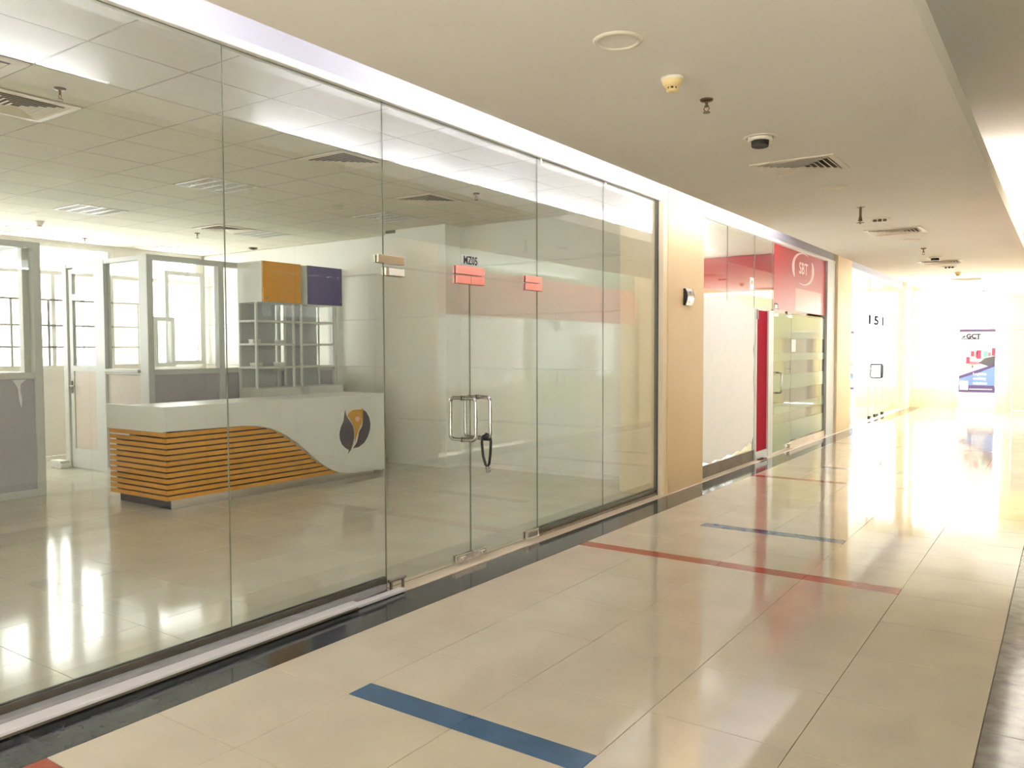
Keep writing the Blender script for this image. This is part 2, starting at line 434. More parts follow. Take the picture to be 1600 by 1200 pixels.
# outer wall of the shop with its windows
wb = MB()
wins = [(-1.4, 0.6), (1.2, 3.0), (3.5, 5.0), (5.25, 7.12), (7.60, 8.72)]
wb.box(SHOP_X-0.2, SHOP_X, -2.0, SHOP_Y, 0, 1.32)
wb.box(SHOP_X-0.2, SHOP_X, -2.0, SHOP_Y, 3.27, ZC+0.1)
ends = [-2.0]+[v for w in wins for v in w]+[SHOP_Y]
for i in range(0, len(ends), 2): wb.box(SHOP_X-0.2, SHOP_X, ends[i], ends[i+1], 1.32, 3.27)
struct('wall_outer', wb, 'shop_wall_cream', 'outer wall of the office shop with a row of bright windows', 'wall')
for n, (ya, yb) in enumerate(wins):
    w = thing('window_%d' % (n+1), ['bright barred window behind the left partition, out of view', 'bright barred window far left of the office', 'bright barred window behind the left partition',
              'bright window with grille bars in the gap between partitions', 'bright casement window behind the corner cubicle'][n], 'window', (SHOP_X-0.1, (ya+yb)/2, 1.32), kind='structure')
    xa, xb = SHOP_X-0.09, SHOP_X-0.03
    fr = MB()
    for yy in (ya, yb-0.07): fr.box(xa, xb, yy, yy+0.07, 1.32, 3.27)
    fr.box(xa, xb, ya+0.07, yb-0.07, 1.32, 1.39); fr.box(xa, xb, ya+0.07, yb-0.07, 3.20, 3.27)
    fr.box(xa, xb, ya+0.07, yb-0.07, 2.78, 2.84)
    part('window_frame', fr, 'white_metal', w)
    sashes = 2 if n != 4 else 1
    for q in range(1, sashes):
        ym = ya+(yb-ya)*q/sashes
        part('mullion', MB().box(xa, xb, ym-0.03, ym+0.03, 1.39, 2.78), 'white_metal', w)
    if n < 4:
        yq = ya+0.32
        while yq < yb-0.1:
            part('grille_bar', MB().box(SHOP_X-0.025, SHOP_X-0.008, yq-0.016, yq+0.016, 1.39, 2.40), 'dull_steel', w); yq += 0.53
        for zq in (1.67, 2.0, 2.39):
            part('grille_bar', MB().box(SHOP_X-0.026, SHOP_X-0.007, ya+0.02, yb-0.02, zq-0.015, zq+0.015), 'dull_steel', w)
    part('pane', MB().box(SHOP_X-0.066, SHOP_X-0.060, ya+0.07, yb-0.07, 1.39, 3.20), 'window_glass', w)

for nm, ya, yb, za, zb, xx in (('sash', 7.96, 8.70, 1.37, 2.98, -12.74), ('casement', 7.70, 8.08, 1.34, 2.18, -12.66)):
    fr = MB()
    fr.box(xx, xx+0.05, ya, ya+0.07, za, zb); fr.box(xx, xx+0.05, yb-0.07, yb, za, zb)
    fr.box(xx, xx+0.05, ya+0.07, yb-0.07, za, za+0.07); fr.box(xx, xx+0.05, ya+0.07, yb-0.07, zb-0.07, zb)
    part(nm, fr, 'frame_aluminium', w)
# ------------------------------------------------------------------ glazed office partitions inside the shop
def partition_front(name, label, x, posts, z_sill=1.34, z_top=2.80, lower='lavender_panel', pw=0.085, group='glazed office partitions'):
    """aluminium partition running along Y at x: posts at the given y, panes above the sill rail, boards below"""
    t = thing(name, label, 'partition', (x, posts[0], 0), group)
    for y in posts: part('post', MB().box(x-0.05, x+0.05, y-pw/2, y+pw/2, 0, z_top, bev=0.004), 'frame_aluminium', t)
    for a, b in zip(posts[:-1], posts[1:]):
        ya, yb = a+pw/2, b-pw/2
        part('rail', MB().box(x-0.045, x+0.045, ya, yb, z_top-0.07, z_top, bev=0.003), 'frame_aluminium', t)
        part('rail', MB().box(x-0.045, x+0.045, ya, yb, z_sill-0.035, z_sill+0.035, bev=0.003), 'frame_aluminium', t)
        part('rail', MB().box(x-0.045, x+0.045, ya, yb, 0.0, 0.08, bev=0.003), 'frame_aluminium', t)
        part('lower_board', MB().box(x-0.02, x+0.02, ya, yb, 0.08, z_sill-0.035), lower, t)
        part('pane', MB().pane(x-0.004, x+0.004, ya, yb, z_sill+0.035, z_top-0.07, 0), ['window_glass', 'glass_edge'], t)
    return t
def partition_side(name, label, y, posts, z_sill=1.34, z_top=2.80, lower='beige_panel', pw=0.1, skip=(), group='glazed office partitions'):
    t = thing(name, label, 'partition', (posts[0], y, 0), group)
    for x in posts: part('post', MB().box(x-pw/2, x+pw/2, y-0.05, y+0.05, 0, z_top, bev=0.004), 'frame_aluminium', t)
    for i, (a, b) in enumerate(zip(posts[:-1], posts[1:])):
        xa, xb = sorted((a, b)); xa += pw/2; xb -= pw/2
        part('rail', MB().box(xa, xb, y-0.045, y+0.045, z_top-0.06, z_top, bev=0.003), 'frame_aluminium', t)
        if i in skip: continue
        part('rail', MB().box(xa, xb, y-0.045, y+0.045, z_sill-0.035, z_sill+0.035, bev=0.003), 'frame_aluminium', t)
        part('rail', MB().box(xa, xb, y-0.045, y+0.045, 0, 0.08, bev=0.003), 'frame_aluminium', t)
        part('lower_board', MB().box(xa, xb, y-0.02, y+0.02, 0.08, z_sill-0.035), lower, t)
        part('pane', MB().pane(xa, xb, y-0.004, y+0.004, z_sill+0.035, z_top-0.06, 1), ['window_glass', 'glass_edge'], t)
    return t
pl = partition_front('glass_partition', 'grey framed glazed partition at far left edge with a white drip on its lower board', -9.4, [4.34, 2.6, 1.0])
part('silicone_drip', MB().prism([(4.07, 1.295), (4.21, 1.295), (4.155, 1.25), (4.15, 1.17), (4.165, 1.08), (4.155, 0.99), (4.135, 1.08), (4.125, 1.2), (4.10, 1.25)], onX, -9.379, -9.3765), 'silicone_white', pl)
partition_front('glass_partition.001', 'long glazed partition with lavender lower boards behind the reception desk', -9.4, [5.665, 6.68, 7.62, 8.70])
ps = partition_side('glass_partition.002', 'glazed partition with door bay running back from the corner post left of the desk', 5.68, [-9.495, -10.42, -11.38], skip=(1,), pw=0.11)
partition_side('glass_partition.003', 'glazed side return of the far left partition seen through its own glass', 4.28, [-9.5, -10.9], lower='lavender_panel', pw=0.1)
# white ledge on the side partition
part('sill_ledge', MB().box(-10.36, -9.55, 5.60, 5.634, 1.335, 1.375, bev=0.003), 'frame_aluminium', ps)
# door in the side partition
d = thing('office_door', 'half glazed grey office door in the partition left of the desk', 'door', (-10.47, 5.68, 0))
xa, xb = -11.31, -10.49
fr = MB()
fr.box(xa, xa+0.09, 5.655, 5.705, 0.01, 2.72); fr.box(xb-0.16, xb, 5.655, 5.705, 0.01, 2.72)
fr.box(xa+0.09, xb-0.16, 5.655, 5.705, 0.01, 0.27); fr.box(xa+0.09, xb-0.16, 5.655, 5.705, 1.33, 1.41); fr.box(xa+0.09, xb-0.16, 5.655, 5.705, 2.30, 2.38); fr.box(xa+0.09, xb-0.16, 5.655, 5.705, 2.66, 2.72)
part('door_frame', fr, 'frame_aluminium', d)
part('lower_board', MB().box(xa+0.09, xb-0.16, 5.668, 5.692, 0.27, 1.33), 'beige_panel', d)
part('pane', MB().box(xa+0.09, xb-0.16, 5.676, 5.684, 1.41, 2.30), 'window_glass', d)
hd = MB(); hd.box(xa+0.035, xa+0.06, 5.63, 5.655, 1.03, 1.2, bev=0.004); hd.box(xa+0.035, xa+0.15, 5.615, 5.635, 1.12, 1.14, bev=0.004)
part('handle', hd, 'dull_steel', d)
# small white stack on the floor behind the door post
ws = thing('tile_stack', 'small stack of white pieces on floor at the foot of the office door post', 'stack', (-11.42, 5.56, 0))
for i, (dx, dz) in enumerate(((0, 0), (0.02, 0.035), (-0.015, 0.07))):
    part('piece', MB().box(-11.56+dx, -11.28+dx, 5.48, 5.60, 0.002+dz, 0.034+dz, bev=0.004), 'white_laminate', ws)

# ------------------------------------------------------------------ shelf units behind the desk
def shelf_unit(ya, yb, label, doorm, knob_y):
    t = thing('shelf_unit', label, 'shelf', (-9.1, ya, 0), 'pair of display shelf units behind the desk')
    xb_, xf, xp = -9.33, -8.80, -8.95
    part('base_cabinet', MB().box(xb_, xf, ya, yb, 0.0, 1.10, bev=0.004), 'white_laminate', t)
    cab = part('top_cabinet', MB().box(xb_, xf-0.02, ya, yb, 2.25, 2.80, bev=0.003), 'white_laminate', t)
    part('cabinet_door', MB().box(xf-0.019, xf, ya+0.006, yb-0.006, 2.256, 2.796, bev=0.003), doorm, cab, label='glossy coloured door')
    part('door_lock', MB().cyl((xf, knob_y, 2.31), (xf+0.012, knob_y, 2.31), 0.012, n=12), 'chrome', cab)
    part('back_board', MB().box(xb_, xb_+0.018, ya+0.03, yb-0.05, 1.10, 2.25), 'white_laminate_shade', t)
    for y in (ya, yb-0.03):
        part('upright', MB().box(xp-0.03, xp, y, y+0.03, 1.10, 2.25, bev=0.002), 'white_laminate', t)
        part('upright', MB().box(xb_, xb_+0.03, y, y+0.03, 1.10, 2.25, bev=0.002), 'white_laminate', t)
    for z in (1.375, 1.69, 2.005):
        part('shelf_board', MB().box(xb_+0.018, xp+0.002, ya+0.002, yb-0.002, z-0.014, z+0.014, bev=0.002), 'white_laminate', t)
shelf_unit(6.92, 7.58, 'white open shelf unit with orange top cabinet behind the desk', 'orange_laminate', 6.99)
shelf_unit(7.69, 8.345, 'white open shelf unit with purple top cabinet behind the desk', 'purple_laminate', 8.30)
for y, z, w_, lab in ((7.02, 1.704, 0.12, 'small white box at left on middle shelf under orange cabinet'), (7.04, 1.389, 0.13, 'small white box at left on lowest shelf under orange cabinet'),
                  (7.44, 1.704, 0.09, 'small white box at right on middle shelf under orange cabinet'), (7.43, 1.389, 0.11, 'small white box at right on lowest shelf under orange cabinet')):
    b = thing('card_box', lab, 'box', (-9.1, y, z), 'small white boxes on the shelves')
    part('carton', MB().box(-9.16, -9.06, y-w_/2, y+w_/2, z, z+0.04, bev=0.003), 'white_laminate', b)
    part('lid', MB().box(-9.163, -9.057, y-w_/2-0.003, y+w_/2+0.003, z+0.036, z+0.052, bev=0.002), 'logo_white', b)

# ------------------------------------------------------------------ reception desk
desk = thing('reception_desk', 'white reception desk with wavy front, orange slats and leaf emblem', 'desk', (-7.9, 6.15, 0))
YA, YB, XF, XB = 4.61, 7.69, -7.36, -8.44
wave = [(4.61, .800), (5.0, .795), (5.34, .790), (5.5, .788), (5.62, .780), (5.75, .762), (5.86, .735), (5.98, .690), (6.10, .625), (6.22, .548), (6.32, .475), (6.41, .405), (6.50, .330), (6.60, .255), (6.70, .190), (6.80, .140), (6.90, .105), (7.02, .080), (7.2, .062), (7.42, .053), (7.69, .050)]
front = [(YA-0.03, .800)]+wave[1:]+[(YB, 1.045), (YA-0.03, 1.045)]
part('front_panel', MB().prism(front, onX, XF-0.035, XF), 'white_laminate', desk)
part('side_panel', MB().box(XB, XF-0.035, YA-0.03, YA+0.005, 0.79, 1.045, bev=0.002), 'white_laminate', desk)
part('side_panel', MB().box(XB, XF-0.035, YB-0.035, YB, 0.03, 1.045, bev=0.002), 'white_laminate', desk)
tp = MB(); tp.box(-8.05, XF-0.035, YA+0.005, YB-0.035, 1.0, 1.045); tp.box(XB, -8.05, YA+0.005, YB-0.035, 0.72, 0.75)
part('desk_top', tp, 'white_laminate', desk)
back = [(YA+0.06, .10)]+[(YA+0.06, .80)]+[(y-0.02, z+0.0) for y, z in wave[1:16]]+[(6.95, .10)]
bb = MB().prism(back, onX, XF-0.075, XF-0.055); bb.box(XB+0.03, XF-0.075, YA+0.06, YA+0.075, 0.10, 0.80)
part('backing_board', bb, 'dark_backing', desk)
pk = MB(); pk.box(XB+0.06, XF-0.085, YA+0.075, YA+0.10, 0.0, 0.10)
part('plinth', pk, 'logo_purple', desk, label='dark plinth on the end')
part('plinth', MB().box(XF-0.10, XF-0.08, YA+0.075, YB-0.12, 0.0, 0.09), 'brushed_steel', desk, label='silver plinth on the front')
def wave_y(z):
    for (ya, za), (yb, zb) in zip(wave[3:-1], wave[4:]):
        if zb <= z <= za: return ya+(yb-ya)*(za-z)/(za-zb)
    return wave[3][0] if z > 0.7 else wave[-1][0]
NS = 12; zp = 0.70/NS
for i in range(NS):
    z0 = 0.098+i*zp; z1 = z0+zp*0.70
    ye0, ye1 = wave_y(z0), wave_y(z1)
    if z1 > .785: ye0 = ye1 = 5.55
    sl = MB()
    sl.prism([(YA+0.002, z0), (ye0-0.012, z0), (ye1-0.012, z1), (YA+0.002, z1)], onX, XF-0.055, XF-0.03)
    sl.box(XB, XF-0.055, YA+0.002, YA+0.026, z0, z1)
    part('slat', sl, 'orange_slat', desk)
# leaf emblem on the front
emb = {'left': [(6.999,.877),(7.009,.832),(7.026,.784),(7.079,.72),(7.124,.663),(7.145,.595),(7.149,.514),(7.125,.435),(7.092,.365),(7.035,.311),(7.055,.362),(7.002,.391),(6.94,.44),(6.906,.509),(6.898,.576),(6.921,.653),(6.972,.735),(6.982,.813)],
       'mid': [(7.037,.793),(7.072,.834),(7.127,.861),(7.284,.858),(7.302,.875),(7.306,.812),(7.3,.731),(7.271,.665),(7.224,.595),(7.195,.523),(7.157,.452),(7.157,.553),(7.15,.621),(7.124,.69),(7.079,.747)],
       'right': [(7.319,.852),(7.368,.815),(7.414,.75),(7.437,.666),(7.426,.585),(7.382,.492),(7.315,.424),(7.22,.382),(7.128,.378),(7.194,.449),(7.218,.521),(7.233,.58),(7.29,.643),(7.312,.716)],
       'oval': [(7.206,.777),(7.236,.759),(7.243,.738),(7.23,.712),(7.205,.704),(7.178,.716),(7.169,.744),(7.178,.767)]}
def inflate(p, a):
    n = len(p); out = []
    for i in range(n):
        t = Vector((p[(i+1)%n][0]-p[i-1][0], p[(i+1)%n][1]-p[i-1][1])); t.normalize()
        out.append((p[i][0]-t.y*a, p[i][1]+t.x*a))
    return out
e0 = MB()
for k_ in ('left', 'mid', 'right'): e0.prism(inflate(emb[k_], 0.011), onX, XF, XF+0.0015)
eo = part('emblem', e0, 'logo_white', desk, label='leaf shaped emblem')
part('emblem_leaf', MB().prism(emb['left'], onX, XF+0.0015, XF+0.003), 'logo_purple', eo)
part('emblem_leaf', MB().prism(emb['right'], onX, XF+0.0015, XF+0.003), 'logo_purple', eo)
part('emblem_flame', MB().prism(emb['mid'], onX, XF+0.0016, XF+0.0032), 'logo_orange', eo)
part('emblem_spot', MB().prism(emb['oval'], onX, XF+0.0032, XF+0.004), 'logo_pink', eo)

# ------------------------------------------------------------------ shop ceiling fittings
def louvre_light(c4):
    x0, x1, y0, y1 = c4
    x0 += 0.016; x1 -= 0.016; y0 += 0.016; y1 -= 0.016
    xm, ym = (x0+x1)/2, (y0+y1)/2
    t = thing('louvre_light', '', 'light', (xm, ym, ZC), 'louvred ceiling lights in the office shop')
    f = MB()
    f.box(x0, x1, y0, y0+0.018, ZC-0.006, ZC+0.037); f.box(x0, x1, y1-0.018, y1, ZC-0.006, ZC+0.037)
    f.box(x0, x0+0.018, y0+0.018, y1-0.018, ZC-0.006, ZC+0.037); f.box(x1-0.018, x1, y0+0.018, y1-0.018, ZC-0.006, ZC+0.037)
    part('light_frame', f, 'white_metal', t)
    part('reflector', MB().box(x0+0.018, x1-0.018, y0+0.018, y1-0.018, ZC+0.0385, ZC+0.0395), 'reflector', t)
    for q in range(1, 4):
        yq = y0+(y1-y0)*q/4
        part('louvre', MB().box(x0+0.018, x1-0.018, yq-0.012, yq+0.012, ZC-0.004, ZC+0.030), 'reflector', t)
    for q in range(1, 8):
        xq = x0+(x1-x0)*q/8
        part('louvre', MB().box(xq-0.004, xq+0.004, y0+0.018, y1-0.018, ZC-0.003, ZC+0.028), 'reflector', t)
    return t
l0 = louvre_light(cell(*LIGHT_CELLS[0]))
l0['label'] = 'square louvred ceiling light crossed by the first glass seam, nearest of the six'
llab = ['', 'square louvred ceiling light at far left, left of the glass seam', 'square louvred ceiling light touching an air grille over the shelf units',
        'square louvred ceiling light in front of the white pillar', 'square louvred ceiling light at the left edge over the partition', 'square louvred ceiling light furthest back, washed out over corner cubicle']
c0 = cell(*LIGHT_CELLS[0])
for q in range(1, 6):
    cc = cell(*LIGHT_CELLS[q])
    dup(l0, Vector(((cc[0]+cc[1])/2, (cc[2]+cc[3])/2, ZC)), llab[q])
def diffuser(x0, x1, y0, y1, z, name, label, group, rings=6, depth=0.018, wm='vent_white'):
    """four-way grille: a flat frame, nested sloping louvre rings and a dark throat"""
    xm, ym = (x0+x1)/2, (y0+y1)/2
    t = thing(name, label, 'vent', (xm, ym, z), group)
    def ring(a0, a1, za, zb, bt=0.003):
        ax, ay = a0; bx, by = a1
        o = [(xm-ax, ym-ay, za), (xm+ax, ym-ay, za), (xm+ax, ym+ay, za), (xm-ax, ym+ay, za)]
        i_ = [(xm-bx, ym-by, zb), (xm+bx, ym-by, zb), (xm+bx, ym+by, zb), (xm-bx, ym+by, zb)]
        o2 = [(p[0], p[1], p[2]+bt) for p in o]; i2 = [(p[0], p[1], p[2]+bt) for p in i_]
        v = o+i_+o2+i2
        fs = []
        for q in range(4):
            w = (q+1) % 4
            fs += [(q, w, 4+w, 4+q), (8+q, 12+q, 12+w, 8+w), (q, 8+q, 8+w, w), (4+q, 4+w, 12+w, 12+q)]
        return MB().add(v, fs)
    hx, hy = (x1-x0)/2, (y1-y0)/2
    bw = 0.045
    part('vent_frame', ring((hx, hy), (hx-bw, hy-bw), z-0.008, z-0.010, 0.008), wm, t)
    part('throat', MB().box(xm-hx+bw, xm+hx-bw, ym-hy+bw, ym+hy-bw, z-0.0012, z-0.0006), 'vent_dark', t)
    ix, iy = hx-bw, hy-bw
    for q in range(rings):
        a = 1-q/(rings+0.35); b = a-0.62/(rings+0.35)
        part('louvre', ring((ix*a, iy*a), (ix*b, iy*b), z-depth*0.62, z-0.004, 0.002), wm, t)
    return t
vlab = ['square air grille nearest the left edge of the shop ceiling', 'dark square air grille right of the second glass seam', 'square air grille touching the louvred light over the shelves',
        'square air grille half lost in the reflected light streak', 'square air grille at top left under the reflected light streak']
for q, cc in enumerate(VENT_CELLS):
    x0, x1, y0, y1 = cell(*cc)
    diffuser(x0+0.013, x1-0.013, y0+0.013, y1-0.013, ZC, 'air_grille', vlab[q], 'square air grilles in the office ceiling', wm='vent_white')
def sprinkler(x, y, z, label, group, drop=0.045):
    t = thing('sprinkler', label, 'sprinkler', (x, y, z), group)
    part('escutcheon', MB().lathe(x, y, [(0.001, z-0.001), (0.038, z-0.001), (0.034, z-0.010), (0.012, z-0.014), (0.001, z-0.014)], 20), 'bronze', t)
    b = MB(); b.cyl((x, y, z-0.012), (x, y, z-drop), 0.009, 0.007, 10)
    part('sprinkler_body', b, 'bronze', t)
    fr_ = MB(); fr_.tube([(x-0.008, y, z-drop*0.75), (x-0.016, y, z-drop-0.008), (x-0.004, y, z-drop-0.026)], 0.003, 6); fr_.tube([(x+0.008, y, z-drop*0.75), (x+0.016, y, z-drop-0.008), (x+0.004, y, z-drop-0.026)], 0.003, 6)
    part('yoke', fr_, 'bronze', t)
    part('deflector', MB().cyl((x, y, z-drop-0.026), (x, y, z-drop-0.031), 0.02, n=12), 'bronze', t)
    return t
sprinkler(-5.40, 2.68, ZC, 'small sprinkler near the top left air grille in the shop ceiling', 'sprinklers in the shop ceiling')
sprinkler(-5.32, 7.02, ZC, 'small sprinkler right of the dark square air grille in shop ceiling', 'sprinklers in the shop ceiling')
sprinkler(-10.36, 7.02, ZC, 'small sprinkler left of the air grille over the shelf units', 'sprinklers in the shop ceiling')
sprinkler(-12.2, 6.36, ZC, 'small sprinkler above the gap between the partitions', 'sprinklers in the shop ceiling')
def smoke_detector(x, y, z, label, group=None, hm='smoke_ivory'):
    t = thing('smoke_detector', label, 'detector', (x, y, z), group)
    part('detector_base', MB().lathe(x, y, [(0.001, z-0.001), (0.058, z-0.001), (0.058, z-0.014), (0.05, z-0.018)], 28), 'smoke_base', t)
    b = MB().lathe(x, y, [(0.053, z-0.014), (0.050, z-0.034), (0.036, z-0.052), (0.030, z-0.053)], 28)
    b.lathe(x, y, [(0.031, z-0.062), (0.029, z-0.072), (0.022, z-0.076), (0.001, z-0.077)], 28)
    for q in range(8):
        a = 2*math.pi*q/8
        b.box(x+0.029*math.cos(a)-0.004, x+0.029*math.cos(a)+0.004, y+0.029*math.sin(a)-0.004, y+0.029*math.sin(a)+0.004, z-0.064, z-0.051)
    part('detector_head', b, hm, t)
    part('sensing_chamber', MB().cyl((x, y, z-0.05), (x, y, z-0.066), 0.022, n=16), 'black', t)
    return t
smoke_detector(-11.1, 5.2, ZC, 'small pale smoke detector in the shop ceiling over the left partition', None, 'smoke_base')

fx = thing('ceiling_fitting', 'small dark round fitting on shop ceiling where it meets the far wall', 'fitting', (-11.1, 8.55, ZC))
part('rim', MB().lathe(-11.1, 8.55, [(0.001, ZC-0.001), (0.075, ZC-0.001), (0.07, ZC-0.018), (0.05, ZC-0.024)], 24), 'bronze', fx)
part('cap', MB().lathe(-11.1, 8.55, [(0.05, ZC-0.022), (0.03, ZC-0.03), (0.001, ZC-0.031)], 24), 'black', fx)
part('top_slot', MB().box(-8.02, -7.84, 8.444, 8.4595, ZC-0.045, ZC-0.004), 'vent_dark', pil)
# ------------------------------------------------------------------ corridor ceiling fittings (one line down the middle)
SX, SZ = -1.71, 3.0
smoke_detector(SX, 3.93, SZ, 'yellowed ivory smoke detector on the corridor ceiling', None)
def downlight(x, y, label, kind='open'):
    t = thing('downlight', label, 'light', (x, y, SZ), 'round downlights along the corridor ceiling')
    part('bezel', MB().lathe(x, y, [(0.113, SZ-0.001), (0.112, SZ-0.006), (0.094, SZ-0.013), (0.088, SZ-0.008), (0.088, SZ-0.001)], 40), 'vent_white', t)
    if kind == 'open':
        part('diffuser', MB().lathe(x, y, [(0.088, SZ-0.005), (0.05, SZ-0.004), (0.001, SZ-0.0035)], 40), 'soffit_paint', t)
    elif kind == 'lens':
        part('diffuser', MB().lathe(x, y, [(0.088, SZ-0.010), (0.06, SZ-0.016), (0.001, SZ-0.018)], 40), 'smoke_base', t)
    else:
        part('diffuser', MB().lathe(x, y, [(0.088, SZ-0.005), (0.001, SZ-0.004)], 40), 'smoke_base', t)
        for q in (-1, 0, 1):
            part('lamp', MB().cyl((x+q*0.05, y, SZ-0.004), (x+q*0.05, y, SZ-0.03), 0.019, n=14), 'bronze' if kind == 'lamps' else 'black', t)
    return t
downlight(SX, 3.32, 'large round downlight nearest the camera on the corridor ceiling', 'open')
downlight(SX, 7.39, 'flat round downlight just beyond the nearest corridor air grille', 'lens')
downlight(SX, 9.44, 'round downlight with three small lamps before the second air grille', 'lamps')
downlight(SX, 11.5, 'pale round downlight just beyond the second corridor air grille', 'lens')
downlight(SX, 15.55, 'round downlight with dark lamps beyond the third air grille', 'dark')
downlight(SX, 19.6, 'small distant round downlight beyond the fourth air grille', 'lens')
def spotlight(x, y, label, ang):
    t = thing('tilted_spotlight', label, 'light', (x, y, SZ), 'tilted spotlights in the corridor ceiling')
    part('bezel', MB().lathe(x, y, [(0.11, SZ-0.001), (0.108, SZ-0.006), (0.09, SZ-0.009), (0.086, SZ-0.001)], 40), 'vent_white', t)
    part('recess', MB().lathe(x, y, [(0.086, SZ-0.003), (0.001, SZ-0.002)], 40), 'black', t)
    part('lamp_ball', MB().lathe(x, y, [(0.080, SZ-0.0035), (0.079, SZ-0.022), (0.070, SZ-0.028), (0.001, SZ-0.029)], 32), 'smoke_base', t)
    part('lamp_snout', MB().cyl((x+0.004, y-0.010, SZ-0.022), (x+0.004, y-0.014, SZ-0.062), 0.058, 0.055, n=28), 'black', t)
    return t
spotlight(SX, 5.36, 'tilted round spotlight with black snout before the nearest air grille', 0)
spotlight(SX, 13.77, 'distant tilted spotlight with black snout before the third air grille', 0)
sprinkler(-1.70, 4.38, SZ, 'small bronze sprinkler beyond the yellowed smoke detector', 'sprinklers on the corridor ceiling')
def pendent(x, y, label):
    t = thing('pendent_sprinkler', label, 'sprinkler', (x, y, SZ))
    part('drop_pipe', MB().cyl((x, y, SZ-0.001), (x, y, SZ-0.105), 0.012, n=12), 'bronze', t)
    part('pipe_clip', MB().tube([(x-0.035, y, SZ-0.004), (x-0.012, y, SZ-0.012), (x+0.012, y, SZ-0.012), (x+0.04, y, SZ-0.004)], 0.003, 6), 'bronze', t)
    part('sprinkler_body', MB().cyl((x, y, SZ-0.10), (x, y, SZ-0.145), 0.014, 0.022, n=14), 'bronze', t)
    part('deflector', MB().cyl((x, y, SZ-0.155), (x, y, SZ-0.160), 0.036, n=16).cyl((x, y, SZ-0.14), (x, y, SZ-0.17), 0.008, n=8), 'bronze', t)
pendent(-1.72, 8.52, 'long drop bronze sprinkler hanging between downlights on corridor ceiling')
sprinkler(-1.70, 12.54, SZ, 'small bronze sprinkler before the distant tilted spotlight', 'sprinklers on the corridor ceiling', 0.06)
sprinkler(-1.72, 22.4, SZ, 'small dark sprinkler furthest down the corridor ceiling', 'sprinklers on the corridor ceiling', 0.08)
smoke_detector(-1.70, 16.75, SZ, 'distant smoke detector beyond the third corridor air grille')
for ym, lab in ((6.37, 'rectangular corridor air grille nearest the camera'), (10.50, 'second rectangular air grille along the corridor ceiling'), (14.63, 'third rectangular air grille along the corridor ceiling'), (18.6, 'fourth and furthest rectangular air grille on corridor ceiling')):
    diffuser(-2.03, -1.42, ym-0.27, ym+0.27, SZ, 'corridor_air_grille', lab, 'rectangular air grilles along the corridor ceiling', rings=6, depth=0.03)

# ------------------------------------------------------------------ cove tubes
def batten(x, y, z, label, group, tm_='tube_lit'):
    """twin tube fitting lying on the ledge of the cove"""
    t = thing('fluorescent_batten', label, 'light', (x, y, z), group)
    part('batten_body', MB().box(x-0.035, x+0.035, y, y+1.19, z, z+0.006, bev=0.002), 'white_metal', t)
    for dx in (-0.02, 0.02):
        part('tube', MB().cyl((x+dx, y+0.03, z+0.021), (x+dx, y+1.16, z+0.021), 0.013, n=10), tm_, t)
    for q in (0.0, 1.165):
        part('lamp_holder', MB().box(x-0.033, x+0.033, y+q, y+q+0.025, z+0.006, z+0.036, bev=0.002), 'white_metal', t)
    return t
LX, LZ = -2.75, 3.126
LLAB = 'lit twin fluorescent fitting in the left cove, its glow mirrored in the shop glass'
b0 = batten(LX, 3.72, LZ, LLAB, 'lit tubes in the left cove')
for y in [3.72+1.22*k for k in range(1, 7)]+[2.60-1.19-1.22*k for k in range(0, 4)]:
    dup(b0, Vector((LX, y, LZ)), LLAB)
b1 = batten(-0.72, 9.5, LZ, 'lit twin fluorescent fitting in the right hand cove beyond the column', 'lit tubes in the right cove', 'tube_lit_right')
for k in range(1, 5):
    dup(b1, Vector((-0.72, 9.5+1.22*k, LZ)), b1['label'])

# ------------------------------------------------------------------ office shop glass front
TH = 0.005
def glass_panel(ya, yb, z0, z1, label, m='clear_glass', x=GX, group='frameless glass panels of the office shopfront'):
    t = solo('shopfront_glass', MB().pane(x-TH, x+TH, ya+0.001, yb-0.001, z0, z1, 0), [m, 'glass_edge'], label, 'glass', (x, (ya+yb)/2, z0), group)
    return t
glass_panel(0.29, 1.47, 0.10, HG-0.01, 'frameless glass panel beyond the left edge of the picture')
glass_panel(1.47, 2.67, 0.10, HG-0.01, 'frameless glass panel at the left edge, before the partition')
glass_panel(2.67, 3.87, 0.10, HG-0.01, 'frameless glass panel left of the doors, before the desk')
glass_panel(-0.9, 0.29, 0.10, HG-0.01, 'frameless glass panel beside the camera, out of view')
glass_panel(3.87, 5.72, 2.157, HG-0.01, 'wide glass transom panel over the pair of glass doors')
glass_panel(5.72, 6.89, 0.08, HG-0.01, 'frameless glass panel right of the glass doors')
glass_panel(6.89, 8.11, 0.08, HG-0.01, 'frameless glass panel beside the cream column')
struct('trim_5', MB().box(-3.725, -3.685, 8.112, 8.13, 0.006, HG-0.01), 'channel_dark', 'dark end channel between glass and cream column', 'trim')
# small clips at the glass head
for y, lab in ((5.78, 'tiny white clip at the glass head above the right door'), (6.93, 'tiny white clip at the glass head, second from the column')):
    cl = thing('glass_clip', lab, 'clip', (GX+TH, y, HG-0.06), 'tiny clips at the glass head')
    part('clip_plate', MB().box(GX+TH, GX+TH+0.004, y-0.008, y+0.008, HG-0.06, HG-0.012, bev=0.001), 'white_metal', cl)
    part('clip_tongue', MB().box(GX+TH+0.004, GX+TH+0.012, y-0.004, y+0.004, HG-0.05, HG-0.03, bev=0.001), 'white_metal', cl)

